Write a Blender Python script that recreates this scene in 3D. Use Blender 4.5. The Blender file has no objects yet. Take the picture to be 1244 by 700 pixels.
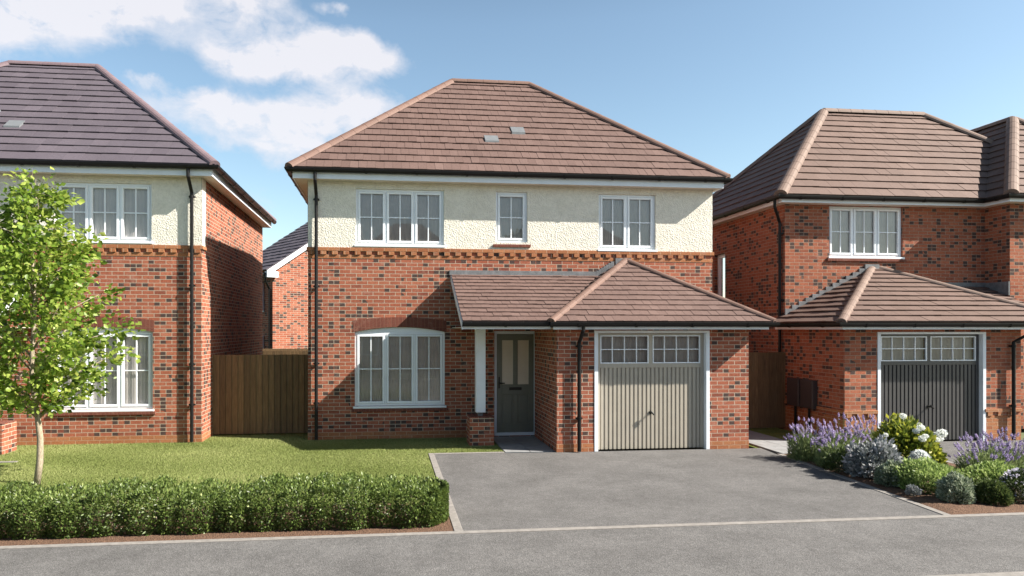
import bpy, bmesh, math, random
import numpy as np
from mathutils import Vector, Matrix
R = math.radians
rnd = random.Random(7)
sc = bpy.context.scene
col = sc.collection
ORG = {}          # object name -> world origin of its mesh coordinates

# ------------------------------------------------------------------ node helpers
def newmat(name):
    m = bpy.data.materials.new(name); m.use_nodes = True
    nt = m.node_tree; nt.nodes.clear()
    out = nt.nodes.new('ShaderNodeOutputMaterial'); b = nt.nodes.new('ShaderNodeBsdfPrincipled')
    nt.links.new(b.outputs[0], out.inputs[0])
    return m, nt, b, out
def N(nt, t, **kw):
    n = nt.nodes.new('ShaderNode' + t)
    for k, v in kw.items():
        if k.startswith('i_'):
            k = k[2:]; n.inputs[int(k) if k.isdigit() else k.replace('_', ' ')].default_value = v
        else: setattr(n, k, v)
    return n
def L(nt, a, b): nt.links.new(a, b)
def math_(nt, op, a, b=None, c=None):
    n = nt.nodes.new('ShaderNodeMath'); n.operation = op
    for i, v in enumerate((a, b, c)):
        if v is None: continue
        if isinstance(v, (int, float)): n.inputs[i].default_value = v
        else: nt.links.new(v, n.inputs[i])
    return n.outputs[0]
def mix(nt, f, a, b, typ='MIX'):
    n = nt.nodes.new('ShaderNodeMix'); n.data_type = 'RGBA'; n.blend_type = typ
    for i, v in ((0, f), (6, a), (7, b)):
        if isinstance(v, (int, float)): n.inputs[i].default_value = v
        elif isinstance(v, tuple): n.inputs[i].default_value = v + (1,) if len(v) == 3 else v
        else: nt.links.new(v, n.inputs[i])
    return n.outputs[2]
def ramp(nt, f, stops, interp='LINEAR'):
    n = nt.nodes.new('ShaderNodeValToRGB'); n.color_ramp.interpolation = interp
    els = n.color_ramp.elements
    while len(els) < len(stops): els.new(.5)
    for e, (p, c) in zip(els, stops):
        e.position = p; e.color = (c, c, c, 1) if isinstance(c, (int, float)) else tuple(c) + (1,)
    nt.links.new(f, n.inputs[0]); return n.outputs[0]
def noise(nt, vec, scale, detail=3, rough=.5):
    n = nt.nodes.new('ShaderNodeTexNoise'); n.inputs['Scale'].default_value = scale
    n.inputs['Detail'].default_value = detail; n.inputs['Roughness'].default_value = rough
    if vec is not None: nt.links.new(vec, n.inputs['Vector'])
    return n.outputs['Fac']
def bump(nt, h, bsdf, dist=.01, strength=1.0):
    n = nt.nodes.new('ShaderNodeBump'); n.inputs['Distance'].default_value = dist; n.inputs['Strength'].default_value = strength
    nt.links.new(h, n.inputs['Height']); nt.links.new(n.outputs[0], bsdf.inputs['Normal'])
def position(nt): return nt.nodes.new('ShaderNodeNewGeometry').outputs['Position']

def plain(name, c, rough=.5, var=.06, nscale=6, bumpd=0, metallic=0, spec=.5, dirt=None):
    m, nt, b, o = newmat(name)
    p = position(nt); f = noise(nt, p, nscale, 4, .6)
    lo = tuple(x * (1 - var * 2) for x in c); hi = tuple(min(1, x * (1 + var)) for x in c)
    cc = ramp(nt, f, [(.3, lo), (.7, hi)])
    L(nt, cc, b.inputs['Base Color']); b.inputs['Roughness'].default_value = rough
    b.inputs['Metallic'].default_value = metallic; b.inputs['Specular IOR Level'].default_value = spec
    if bumpd: bump(nt, noise(nt, p, nscale * 12, 3), b, bumpd)
    return m

def brick_mat(name, reds, dark=.11, mortar=(.52, .44, .35), soldier=False, seed=0.):
    m, nt, b, o = newmat(name)
    g = nt.nodes.new('ShaderNodeNewGeometry')
    sp = N(nt, 'SeparateXYZ'); L(nt, g.outputs['Position'], sp.inputs[0])
    sn = N(nt, 'SeparateXYZ'); L(nt, g.outputs['Normal'], sn.inputs[0])
    side = math_(nt, 'GREATER_THAN', math_(nt, 'ABSOLUTE', sn.outputs[0]), .6)
    flat = math_(nt, 'GREATER_THAN', math_(nt, 'ABSOLUTE', sn.outputs[2]), .6)
    mu = N(nt, 'Mix'); L(nt, side, mu.inputs[0]); L(nt, sp.outputs[0], mu.inputs[2]); L(nt, sp.outputs[1], mu.inputs[3])
    mv = N(nt, 'Mix'); L(nt, flat, mv.inputs[0]); L(nt, sp.outputs[2], mv.inputs[2]); L(nt, sp.outputs[1], mv.inputs[3])
    u = math_(nt, 'ADD', mu.outputs[0], 50 + seed); v = math_(nt, 'ADD', mv.outputs[0], 15.)
    cv = N(nt, 'CombineXYZ'); L(nt, u, cv.inputs[0]); L(nt, v, cv.inputs[1])
    # slightly wavy courses
    nz = N(nt, 'TexNoise'); nz.inputs['Scale'].default_value = 9; L(nt, g.outputs['Position'], nz.inputs['Vector'])
    vm = N(nt, 'VectorMath', operation='MULTIPLY_ADD'); L(nt, nz.outputs['Color'], vm.inputs[0]); vm.inputs[1].default_value = (.006, .006, 0); L(nt, cv.outputs[0], vm.inputs[2])
    vec = vm.outputs[0]
    def bt(w, h, off, ms=.0055):
        t = N(nt, 'TexBrick'); t.offset = off; t.squash = 1
        t.inputs['Color1'].default_value = (0, 0, 0, 1); t.inputs['Color2'].default_value = (1, 1, 1, 1); t.inputs['Mortar'].default_value = (.5, .5, .5, 1)
        t.inputs['Scale'].default_value = 1; t.inputs['Mortar Size'].default_value = ms; t.inputs['Mortar Smooth'].default_value = .15
        t.inputs['Bias'].default_value = 0; t.inputs['Brick Width'].default_value = w; t.inputs['Row Height'].default_value = h
        L(nt, vec, t.inputs['Vector']); return t
    if soldier: t1 = bt(.075, .36, 0)
    else: t1 = bt(.225, .075, .5)
    base = ramp(nt, t1.outputs['Color'], [(0, reds[0]), (.4, reds[1]), (.75, reds[2]), (1, reds[3])])
    mott = noise(nt, g.outputs['Position'], 38, 4, .65)
    base = mix(nt, .55, base, ramp(nt, mott, [(.3, .5), (.7, 1.3)]), 'MULTIPLY')
    mort = t1.outputs['Fac']
    if dark and not soldier:
        t2 = bt(.1125, .075, 0)
        isd = math_(nt, 'GREATER_THAN', t2.outputs['Color'], math_(nt, 'MULTIPLY_ADD', noise(nt, g.outputs['Position'], 1.7, 3), -.34, 1.17 - dark))
        # the random value is bell shaped, so a second veil of noise groups the dark headers loosely
        base = mix(nt, math_(nt, 'MULTIPLY', isd, .95), base, mix(nt, mott, (.085, .055, .045), (.028, .025, .028)))
        mort = math_(nt, 'MAXIMUM', mort, math_(nt, 'MULTIPLY', t2.outputs['Fac'], isd))
    big = noise(nt, g.outputs['Position'], .9, 4, .6)
    base = mix(nt, .6, base, ramp(nt, big, [(.3, .82), (.7, 1.12)]), 'MULTIPLY')
    bloom = math_(nt, 'MULTIPLY', ramp(nt, noise(nt, g.outputs['Position'], 5, 5, .7), [(.56, 0.), (.75, .35)]), 1.)
    base = mix(nt, bloom, base, (.42, .3, .25))
    mcol = mix(nt, noise(nt, g.outputs['Position'], 14, 3), tuple(x * .75 for x in mortar), tuple(x * 1.15 for x in mortar))
    c = mix(nt, mort, base, mcol)
    L(nt, c, b.inputs['Base Color']); b.inputs['Roughness'].default_value = .88; b.inputs['Specular IOR Level'].default_value = .25
    h = math_(nt, 'ADD', math_(nt, 'MULTIPLY', mort, -1.), math_(nt, 'MULTIPLY', mott, .35))
    h = math_(nt, 'ADD', h, math_(nt, 'MULTIPLY', t1.outputs['Color'], .22))
    bump(nt, h, b, .007)
    return m

def render_mat():
    m, nt, b, o = newmat('roughcast_render'); p = position(nt)
    v = N(nt, 'TexVoronoi'); v.inputs['Scale'].default_value = 36; L(nt, p, v.inputs['Vector'])
    n1 = noise(nt, p, 16, 5, .7)
    h = math_(nt, 'ADD', math_(nt, 'MULTIPLY', v.outputs['Distance'], .8), n1)
    c = ramp(nt, noise(nt, p, 3, 5, .6), [(.3, (.665, .635, .555)), (.7, (.75, .72, .645))])
    c = mix(nt, .5, c, ramp(nt, n1, [(.35, .78), (.6, 1.05)]), 'MULTIPLY')
    L(nt, c, b.inputs['Base Color']); b.inputs['Roughness'].default_value = .95; b.inputs['Specular IOR Level'].default_value = .15
    bump(nt, h, b, .009); return m

def tile_mat(name, c1, c2, c3, rough=.7):
    m, nt, b, o = newmat(name); p = position(nt)
    a = N(nt, 'Attribute', attribute_name='var')
    base = ramp(nt, a.outputs['Fac'], [(0, c1), (.5, c2), (1, c3)])
    n1 = noise(nt, p, 22, 5, .7)
    base = mix(nt, .5, base, ramp(nt, n1, [(.3, .75), (.7, 1.2)]), 'MULTIPLY')
    base = mix(nt, .6, base, ramp(nt, noise(nt, p, 1.1, 4), [(.3, .86), (.7, 1.1)]), 'MULTIPLY')
    L(nt, base, b.inputs['Base Color']); b.inputs['Roughness'].default_value = rough; b.inputs['Specular IOR Level'].default_value = .35
    bump(nt, noise(nt, p, 90, 3), b, .002); return m

def leaf_mat(name, stops, trans=.35, rough=.5, spec=.4):
    m, nt, b, o = newmat(name)
    a = N(nt, 'Attribute', attribute_name='var')
    c = ramp(nt, a.outputs['Fac'], stops)
    L(nt, c, b.inputs['Base Color']); b.inputs['Roughness'].default_value = rough; b.inputs['Specular IOR Level'].default_value = spec
    if trans:
        t = N(nt, 'BsdfTranslucent'); hs = N(nt, 'HueSaturation'); hs.inputs['Value'].default_value = 1.5; hs.inputs['Hue'].default_value = .49
        L(nt, c, hs.inputs['Color']); L(nt, hs.outputs[0], t.inputs[0])
        mx = N(nt, 'MixShader'); mx.inputs[0].default_value = trans
        L(nt, b.outputs[0], mx.inputs[1]); L(nt, t.outputs[0], mx.inputs[2]); L(nt, mx.outputs[0], o.inputs[0])
    return m

def asphalt_mat(name, lo, hi, grain=150):
    m, nt, b, o = newmat(name); p = position(nt)
    v = N(nt, 'TexVoronoi'); v.inputs['Scale'].default_value = grain; L(nt, p, v.inputs['Vector'])
    c = ramp(nt, v.outputs['Color'], [(0, tuple(x * .62 for x in lo)), (.5, tuple((x + y) / 2 for x, y in zip(lo, hi))), (1, tuple(x * 1.4 for x in hi))])
    c = mix(nt, .7, c, ramp(nt, noise(nt, p, 1.3, 6, .65), [(.3, .68), (.7, 1.25)]), 'MULTIPLY')
    c = mix(nt, .6, c, ramp(nt, noise(nt, p, 9, 5, .7), [(.3, .75), (.7, 1.2)]), 'MULTIPLY')
    L(nt, c, b.inputs['Base Color']); b.inputs['Roughness'].default_value = .85; b.inputs['Specular IOR Level'].default_value = .3
    h = math_(nt, 'ADD', math_(nt, 'MULTIPLY', v.outputs['Distance'], 1.), noise(nt, p, 60, 4))
    bump(nt, h, b, .003); return m

def glass_mat():
    m, nt, b, o = newmat('window_glass'); nt.nodes.remove(b)
    p = position(nt)
    gl = N(nt, 'BsdfGlossy'); gl.inputs['Roughness'].default_value = .0; gl.inputs['Color'].default_value = (.92, .88, .88, 1)
    tr = N(nt, 'BsdfTransparent'); tr.inputs['Color'].default_value = (.93, .94, .93, 1)
    bp = N(nt, 'Bump'); bp.inputs['Distance'].default_value = .003; bp.inputs['Strength'].default_value = .35
    L(nt, noise(nt, p, 1.6, 1), bp.inputs['Height']); L(nt, bp.outputs[0], gl.inputs['Normal'])
    fr = N(nt, 'Fresnel'); fr.inputs['IOR'].default_value = 1.75
    f = math_(nt, 'MINIMUM', math_(nt, 'MULTIPLY_ADD', fr.outputs[0], 1.1, .0), 1.)
    mx = N(nt, 'MixShader'); L(nt, f, mx.inputs[0]); L(nt, tr.outputs[0], mx.inputs[1]); L(nt, gl.outputs[0], mx.inputs[2])
    L(nt, mx.outputs[0], o.inputs[0]); return m

def wood_mat():
    m, nt, b, o = newmat('stained_fence_timber'); p = position(nt)
    mp = N(nt, 'Mapping'); mp.inputs['Scale'].default_value = (9, 9, .7); L(nt, p, mp.inputs['Vector'])
    n1 = noise(nt, mp.outputs[0], 6, 6, .65)
    c = ramp(nt, n1, [(.3, (.10, .06, .028)), (.7, (.21, .135, .065))])
    a = N(nt, 'Attribute', attribute_name='var')
    c = mix(nt, .8, c, ramp(nt, a.outputs['Fac'], [(0, .65), (1, 1.25)]), 'MULTIPLY')
    L(nt, c, b.inputs['Base Color']); b.inputs['Roughness'].default_value = .8; bump(nt, n1, b, .004); return m

def bark_mat():
    m, nt, b, o = newmat('pale_bark'); p = position(nt)
    mp = N(nt, 'Mapping'); mp.inputs['Scale'].default_value = (1, 1, .35); L(nt, p, mp.inputs['Vector'])
    n1 = noise(nt, mp.outputs[0], 60, 6, .7)
    L(nt, ramp(nt, n1, [(.3, (.17, .13, .09)), (.7, (.42, .36, .27))]), b.inputs['Base Color']); b.inputs['Roughness'].default_value = .9
    bump(nt, n1, b, .006); return m

def soil_mat():
    m, nt, b, o = newmat('bark_mulch_soil'); p = position(nt)
    v = N(nt, 'TexVoronoi'); v.inputs['Scale'].default_value = 80; L(nt, p, v.inputs['Vector'])
    c = ramp(nt, v.outputs['Color'], [(0, (.075, .038, .022)), (.5, (.125, .066, .04)), (1, (.20, .115, .07))])
    L(nt, c, b.inputs['Base Color']); b.inputs['Roughness'].default_value = .95
    bump(nt, math_(nt, 'ADD', v.outputs['Distance'], noise(nt, p, 25, 5)), b, .012); return m

def turf_mat():
    m, nt, b, o = newmat('turf'); p = position(nt)
    c = ramp(nt, noise(nt, p, 30, 6, .75), [(.25, (.08, .12, .03)), (.5, (.17, .22, .06)), (.75, (.26, .30, .10))])
    c = mix(nt, .5, c, ramp(nt, noise(nt, p, 1.2, 4), [(.3, .8), (.7, 1.2)]), 'MULTIPLY')
    L(nt, c, b.inputs['Base Color']); b.inputs['Roughness'].default_value = .95; b.inputs['Specular IOR Level'].default_value = .1
    bump(nt, noise(nt, p, 120, 3), b, .02); return m

REDS = [(.375, .132, .078), (.295, .09, .052), (.335, .11, .064), (.18, .054, .036)]
M = dict(
    brick=brick_mat('red_brick', REDS, .18),
    brick_dark=brick_mat('red_brick_blue_headers', [(.37, .125, .07), (.31, .098, .054), (.35, .115, .062), (.23, .068, .04)], .205, (.38, .28, .21), seed=3.3),
    orange=brick_mat('orange_brick', [(.38, .165, .078), (.33, .13, .06), (.36, .148, .068), (.28, .10, .047)], 0, (.45, .3, .2)),
    soldier=brick_mat('soldier_brick', [(.19, .066, .046), (.155, .053, .038), (.175, .06, .042), (.13, .046, .034)], 0, (.22, .1, .07), soldier=True),
    render=render_mat(),
    tile=tile_mat('brown_tiles', (.122, .076, .066), (.136, .086, .075), (.152, .098, .086)),
    tile2=tile_mat('umber_tiles', (.130, .084, .070), (.144, .094, .079), (.16, .106, .09)),
    slate=tile_mat('purple_slate_tiles', (.085, .071, .088), (.097, .082, .10), (.112, .094, .114)),
    hip=tile_mat('terracotta_hip_tiles', (.145, .085, .068), (.163, .097, .078), (.185, .112, .09)),
    hip2=tile_mat('umber_hip_tiles', (.17, .116, .097), (.188, .13, .107), (.21, .146, .12)),
    sliphip=tile_mat('purple_hip_tiles', (.14, .10, .115), (.16, .115, .13), (.18, .13, .145)),
    upvc=plain('white_upvc', (.79, .83, .88), .3, .02, 3),
    white=plain('white_paint', (.72, .765, .83), .45, .03, 4),
    soffit=plain('soffit_board', (.62, .55, .47), .5, .03, 4),
    black=plain('black_plastic', (.009, .0085, .009), .45, .1, 20, spec=.25),
    lead=plain('lead_flashing', (.17, .175, .185), .45, .18, 9, .002),
    vent=plain('grey_vent', (.16, .172, .185), .5, .06, 10),
    glass=glass_mat(),
    curtain=plain('voile_blind', (.46, .425, .415), .9, .06, 3), blind=plain('pale_blind', (.80, .72, .65), .9, .06, 3),
    dark=plain('dim_interior', (.10, .095, .09), .9, .1, 2),
    olive=plain('olive_door_paint', (.155, .158, .128), .35, .04, 8),
    sage=plain('beige_garage_paint', (.385, .35, .295), .42, .03, 4),
    anth=plain('anthracite_garage_paint', (.06, .058, .06), .4, .04, 4),
    obscure=plain('frosted_glass', (.62, .54, .44), .25, .05, 2),
    metal=plain('dark_metal', (.03, .03, .03), .3, .05, 20, metallic=.6),
    meter=plain('brown_meter_box_plastic', (.05, .04, .042), .5, .05, 10),
    slab=plain('grey_paving', (.25, .255, .265), .8, .12, 5, .002),
    kerb=plain('pale_concrete', (.245, .228, .215), .85, .12, 12, .003),
    joint=plain('dark_joint', (.06, .06, .06), .9),
    wood=wood_mat(), bark=bark_mat(), soil=soil_mat(), turf=turf_mat(),
    drive=asphalt_mat('drive_tarmac', (.102, .099, .099), (.148, .144, .144)),
    path=asphalt_mat('pavement_tarmac', (.102, .099, .099), (.148, .144, .144), 120),
    road=asphalt_mat('road_tarmac', (.05, .05, .05), (.075, .073, .07)),
    ground=plain('far_ground', (.10, .12, .05), .95, .2, .3),
    grass=leaf_mat('grass_blades', [(0, (.14, .17, .05)), (.5, (.215, .245, .088)), (1, (.31, .33, .14))], .25, .7, .15),
    hedge=leaf_mat('hedge_leaves', [(0, (.04, .065, .016)), (.45, (.10, .15, .035)), (.8, (.19, .25, .065)), (1, (.36, .40, .16))], .25, .4),
    treeleaf=leaf_mat('lime_leaves', [(0, (.045, .09, .014)), (.45, (.17, .27, .035)), (1, (.46, .53, .13))], .45, .4),
    darkleaf=leaf_mat('dark_leaves', [(0, (.025, .042, .014)), (.6, (.065, .10, .028)), (1, (.14, .18, .055))], .2),
    silver=leaf_mat('silver_leaves', [(0, (.08, .095, .09)), (.5, (.24, .26, .26)), (1, (.56, .55, .60))], .15, .6),
    sage_l=leaf_mat('sage_leaves', [(0, (.07, .10, .06)), (.5, (.18, .23, .15)), (1, (.50, .54, .42))], .2, .6),
    yellow=leaf_mat('yellow_green_leaves', [(0, (.03, .055, .01)), (.45, (.13, .18, .022)), (1, (.42, .42, .06))], .3),
    fresh=leaf_mat('fresh_green_leaves', [(0, (.08, .13, .035)), (.5, (.22, .31, .09)), (1, (.42, .50, .20))], .3),
    stem=leaf_mat('lavender_stems', [(0, (.09, .14, .05)), (.5, (.19, .25, .10)), (1, (.33, .39, .18))], .2, .6),
    lav=leaf_mat('lavender_flowers', [(0, (.20, .15, .34)), (.5, (.36, .29, .50)), (1, (.58, .51, .70))], .25, .7),
    petal=leaf_mat('white_petals', [(0, (.55, .58, .56)), (.6, (.72, .74, .74)), (1, (.82, .83, .82))], .3, .6),
    bluepetal=leaf_mat('pale_violet_petals', [(0, (.40, .38, .50)), (1, (.65, .62, .72))], .3, .6),
)

# ------------------------------------------------------------------ mesh builder
class MB:
    def __init__(s, T=None): s.v = []; s.f = []; s.c = []; s.T = T
    def add(s, vs, fs, var=.5):
        k = len(s.v)
        s.v += [s.T(*p) if s.T else tuple(p) for p in vs]
        for f in fs: s.f.append([k + i for i in f]); s.c.append(var)
    def box(s, x0, x1, y0, y1, z0, z1, var=.5):
        s.add([(x0,y0,z0),(x1,y0,z0),(x1,y1,z0),(x0,y1,z0),(x0,y0,z1),(x1,y0,z1),(x1,y1,z1),(x0,y1,z1)],
              [(0,3,2,1),(4,5,6,7),(0,1,5,4),(1,2,6,5),(2,3,7,6),(3,0,4,7)], var)
    def quad(s, *p): s.add(list(p), [tuple(range(len(p)))])
    def prism(s, poly, d0, d1, axis='w', var=.5):
        # poly in (u,z); extruded along the middle coordinate
        n = len(poly)
        vs = [(u, d0, z) for u, z in poly] + [(u, d1, z) for u, z in poly]
        fs = [tuple(range(n)), tuple(range(2*n-1, n-1, -1))] + [(i, (i+1) % n, (i+1) % n + n, i + n) for i in range(n)]
        s.add(vs, fs, var)
    def tube(s, path, r, n=10, var=.5):
        path = [Vector(p) for p in path]; rs = r if isinstance(r, (list, tuple)) else [r] * len(path)
        vs = []; fs = []
        for i, p in enumerate(path):
            d = (path[min(i+1, len(path)-1)] - path[max(i-1, 0)]).normalized()
            a = d.cross(Vector((0.31, 0.95, .02))).normalized() if abs(d.z) > .5 else d.cross(Vector((0, 0, 1))).normalized()
            b = d.cross(a)
            for k in range(n):
                t = 2 * math.pi * k / n; q = p + (a * math.cos(t) + b * math.sin(t)) * rs[i]; vs.append(tuple(q))
        for i in range(len(path) - 1):
            for k in range(n): fs.append((i*n+k, i*n+(k+1) % n, (i+1)*n+(k+1) % n, (i+1)*n+k))
        fs.append(tuple(range(n))[::-1]); fs.append(tuple((len(path)-1)*n + k for k in range(n)))
        s.add(vs, fs, var)
    def build(s, name, mat, parent=None, bevel=0, smooth=False, fix=True, label=None):
        o0 = ORG.get(parent.name, Vector((0, 0, 0))) if parent else Vector((0, 0, 0))
        me = bpy.data.meshes.new(name)
        me.from_pydata([(p[0]-o0.x, p[1]-o0.y, p[2]-o0.z) for p in s.v], [], s.f)
        me.update()
        at = me.attributes.new('var', 'FLOAT', 'FACE'); at.data.foreach_set('value', s.c)
        if fix:
            bm = bmesh.new(); bm.from_mesh(me); bmesh.ops.recalc_face_normals(bm, faces=bm.faces); bm.to_mesh(me); bm.free()
        me.materials.append(mat)
        if smooth: me.polygons.foreach_set('use_smooth', [True] * len(me.polygons))
        ob = bpy.data.objects.new(name, me); col.objects.link(ob)
        if parent: ob.parent = parent
        ORG[ob.name] = o0
        if bevel:
            b = ob.modifiers.new('bevel', 'BEVEL'); b.width = bevel; b.segments = 1; b.limit_method = 'ANGLE'
        if label: ob['label'] = label
        return ob
def thing(name, loc, label, cat, group=None):
    o = bpy.data.objects.new(name, None); col.objects.link(o); o.location = loc; o.empty_display_size = .3
    o['label'] = label; o['category'] = cat
    if group: o['group'] = group
    ORG[o.name] = Vector(loc); return o
def tag(o, label, cat, group=None, kind=None):
    if label: o['label'] = label
    if cat: o['category'] = cat
    if group: o['group'] = group
    if kind: o['kind'] = kind
    return o
def structure(o): o['kind'] = 'structure'; return o

def np_mesh(name, mat, verts, faces, var, parent=None, smooth=False):
    """verts (n,3), faces (m,k) same k, var (m,)"""
    o0 = ORG.get(parent.name, Vector((0, 0, 0))) if parent else Vector((0, 0, 0))
    me = bpy.data.meshes.new(name); k = faces.shape[1]
    me.vertices.add(len(verts)); me.vertices.foreach_set('co', (verts - np.array(o0)).astype(np.float32).ravel())
    me.loops.add(faces.size); me.loops.foreach_set('vertex_index', faces.astype(np.int32).ravel())
    me.polygons.add(len(faces)); me.polygons.foreach_set('loop_start', np.arange(0, faces.size, k, dtype=np.int32))
    me.update(calc_edges=True); me.validate()
    at = me.attributes.new('var', 'FLOAT', 'FACE'); at.data.foreach_set('value', var.astype(np.float32))
    me.materials.append(mat)
    if smooth: me.polygons.foreach_set('use_smooth', [True] * len(me.polygons))
    ob = bpy.data.objects.new(name, me); col.objects.link(ob); ORG[ob.name] = o0
    if parent: ob.parent = parent
    return ob

# ------------------------------------------------------------------ windows
def window(parent, T, u0, u1, z0, z1, lights=3, arch=None, sill=True, brick_sill=False, bars=True, rec=.05, curtain='curtain'):
    """T maps (u, w, z) -> world, w measured outwards from the wall face"""
    f = MB(T); fw = .045; bk = -rec - .07; fr = -rec
    f.box(u0, u0+fw, bk, fr, z0, z1); f.box(u1-fw, u1, bk, fr, z0, z1)
    f.box(u0+fw, u1-fw, bk, fr, z1-fw, z1); f.box(u0+fw, u1-fw, bk, fr, z0, z0+fw)
    W = (u1 - u0 - 2*fw); mw = .03; lw = (W - (lights-1)*mw) / lights
    panes = MB(T); barz = MB(T)
    for i in range(lights):
        a = u0 + fw + i*(lw+mw); b = a + lw
        if i < lights-1: f.box(b, b+mw, bk, fr, z0+fw, z1-fw)
        cw = .045; g = .003; cf = fr + .012
        a += g; b -= g; c0 = z0+fw+g; c1 = z1-fw-g
        f.box(a, a+cw, bk+.01, cf, c0, c1); f.box(b-cw, b, bk+.01, cf, c0, c1)
        f.box(a+cw, b-cw, bk+.01, cf, c1-cw, c1); f.box(a+cw, b-cw, bk+.01, cf, c0, c0+cw)
        pa, pb, p0, p1 = a+cw, b-cw, c0+cw, c1-cw
        gp = fr - .03
        panes.quad((pa, gp, p0), (pb, gp, p0), (pb, gp, p1), (pa, gp, p1))
        if bars:
            m = (pa+pb)/2; h = (p0+p1)/2
            barz.box(m-.011, m+.011, gp-.008, gp+.012, p0, p1)
            barz.box(pa, m-.011, gp-.008, gp+.0115, h-.011, h+.011); barz.box(m+.011, pb, gp-.008, gp+.0115, h-.011, h+.011)
    w = f.build('window', M['upvc'], parent, bevel=.004)
    panes.build('pane', M['glass'], w, fix=False)
    if bars: barz.build('glazing_bar', M['upvc'], w)
    if arch:
        n = 16; pts = [(u0, z1+.001)]
        for i in range(n+1):
            t = i/n; pts.append((u0+(u1-u0)*t, z1 + .004 + arch*(1-(2*t-1)**2)))
        pts.append((u1, z1+.001))
        a = MB(T); a.prism(pts, bk, fr-.004); a.build('arched_head', M['upvc'], w)
    if sill:
        s = MB(T); s.box(u0-.03, u1+.03, bk, .035, z0-.045, z0-.002); s.build('sill', M['upvc'], w, bevel=.006)
    if brick_sill:
        s = MB(T); s.box(u0-.06, u1+.06, -.06, .045, z0-.105, z0-.048); s.build('brick_sill', M['soldier'], w, bevel=.004)
    # pleated voile just inside the glass, dim room behind it
    c = MB(T); n = int((u1-u0)/.035); cb = bk - .012
    for i in range(n):
        a = u0 + (u1-u0)*i/n; b = u0 + (u1-u0)*(i+1)/n
        d0 = .006*(i % 2) ; d1 = .006*((i+1) % 2)
        c.quad((a, cb+d0, z0), (b, cb+d1, z0), (b, cb+d1, z1), (a, cb+d0, z1))
    c.build('curtain', M[curtain], w, fix=False)
    return w

def wall_sheet(mb, u0, u1, z0, z1, holes=(), rev=.17):
    """front sheet at w=0 with real openings and reveals"""
    us = sorted({u0, u1, *[h[0] for h in holes], *[h[1] for h in holes]}); zs = sorted({z0, z1, *[h[2] for h in holes], *[h[3] for h in holes]})
    us = [u for u in us if u0 <= u <= u1]; zs = [z for z in zs if z0 <= z <= z1]
    for i in range(len(us)-1):
        for j in range(len(zs)-1):
            cu = (us[i]+us[i+1])/2; cz = (zs[j]+zs[j+1])/2
            if any(h[0] < cu < h[1] and h[2] < cz < h[3] for h in holes): continue
            mb.quad((us[i], 0, zs[j]), (us[i+1], 0, zs[j]), (us[i+1], 0, zs[j+1]), (us[i], 0, zs[j+1]))
    for a, b, c, d in holes:
        c_, d_ = max(c, z0), min(d, z1)
        if d_ <= c_: continue
        mb.quad((a, 0, c_), (a, -rev, c_), (a, -rev, d_), (a, 0, d_)); mb.quad((b, 0, c_), (b, 0, d_), (b, -rev, d_), (b, -rev, c_))
        if c >= z0: mb.quad((a, 0, c), (b, 0, c), (b, -rev, c), (a, -rev, c))
        if d <= z1: mb.quad((a, 0, d), (a, -rev, d), (b, -rev, d), (b, 0, d))

# ------------------------------------------------------------------ roofs
def clip(poly, fn):
    out = []
    for i in range(len(poly)):
        a, b = poly[i], poly[(i+1) % len(poly)]; fa, fb = fn(a), fn(b)
        if fa >= 0: out.append(a)
        if (fa >= 0) != (fb >= 0):
            t = fa/(fa-fb); out.append((a[0]+(b[0]-a[0])*t, a[1]+(b[1]-a[1])*t))
    return out
def tiles(mb, poly3, gauge=.3, tw=.17, th=.025, over=.03, bond=True, jit=1.):
    """poly3: planar convex face, first edge is the eave. Every tile is its own wedge."""
    P = [Vector(p) for p in poly3]; o = P[0]; U = (P[1]-P[0]).normalized(); nrm = U.cross(P[2]-P[1]).normalized()
    if nrm.z < 0: nrm = -nrm
    V = nrm.cross(U).normalized()
    if V.z < 0: V = -V
    p2 = [((p-o).dot(U), (p-o).dot(V)) for p in P]
    vmax = max(p[1] for p in p2); umin = min(p[0] for p in p2); umax = max(p[0] for p in p2)
    W = lambda u, v, h: tuple(o + U*u + V*v + nrm*h)
    mb.add([W(u, v, -.012) for u, v in p2], [tuple(range(len(p2)))], .1)
    nr = int(math.ceil(vmax/gauge))
    for r in range(nr):
        v0 = r*gauge; v1 = min(vmax, v0+gauge)
        ext = over if r == 0 else 0
        off = (tw/2 if (r % 2 and bond) else 0) + rnd.uniform(-.004, .004)
        nt_ = int((umax-umin)/tw)+2
        for k in range(-1, nt_):
            a = umin+off+(k-.0)*tw; b = a+tw-.003
            row = [(u, v) for u, v in p2]
            for fn in (lambda p: p[0]-a, lambda p: b-p[0], lambda p: p[1]-v0, lambda p: v1-p[1]):
                row = clip(row, fn)
                if len(row) < 3: break
            if len(row) < 3: continue
            var = min(1, max(0, rnd.gauss(.5, .2))); dh = rnd.uniform(-.0025, .0025)*jit; tl = rnd.uniform(-.002, .002)*jit
            q = []
            for u, v in row:
                if ext and v < v0+1e-5: v -= ext
                h = th*(1-(v-v0)/gauge) + dh + tl*(u-a)/tw*2 + .003
                q.append((u, v, h))
            n = len(q)
            vs = [W(*x) for x in q] + [W(u, v, h-.02 if r else h-.028) for u, v, h in q]
            mb.add(vs, [tuple(range(n))] + [(i, (i+1) % n, (i+1) % n+n, i+n) for i in range(n)], var)
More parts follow.
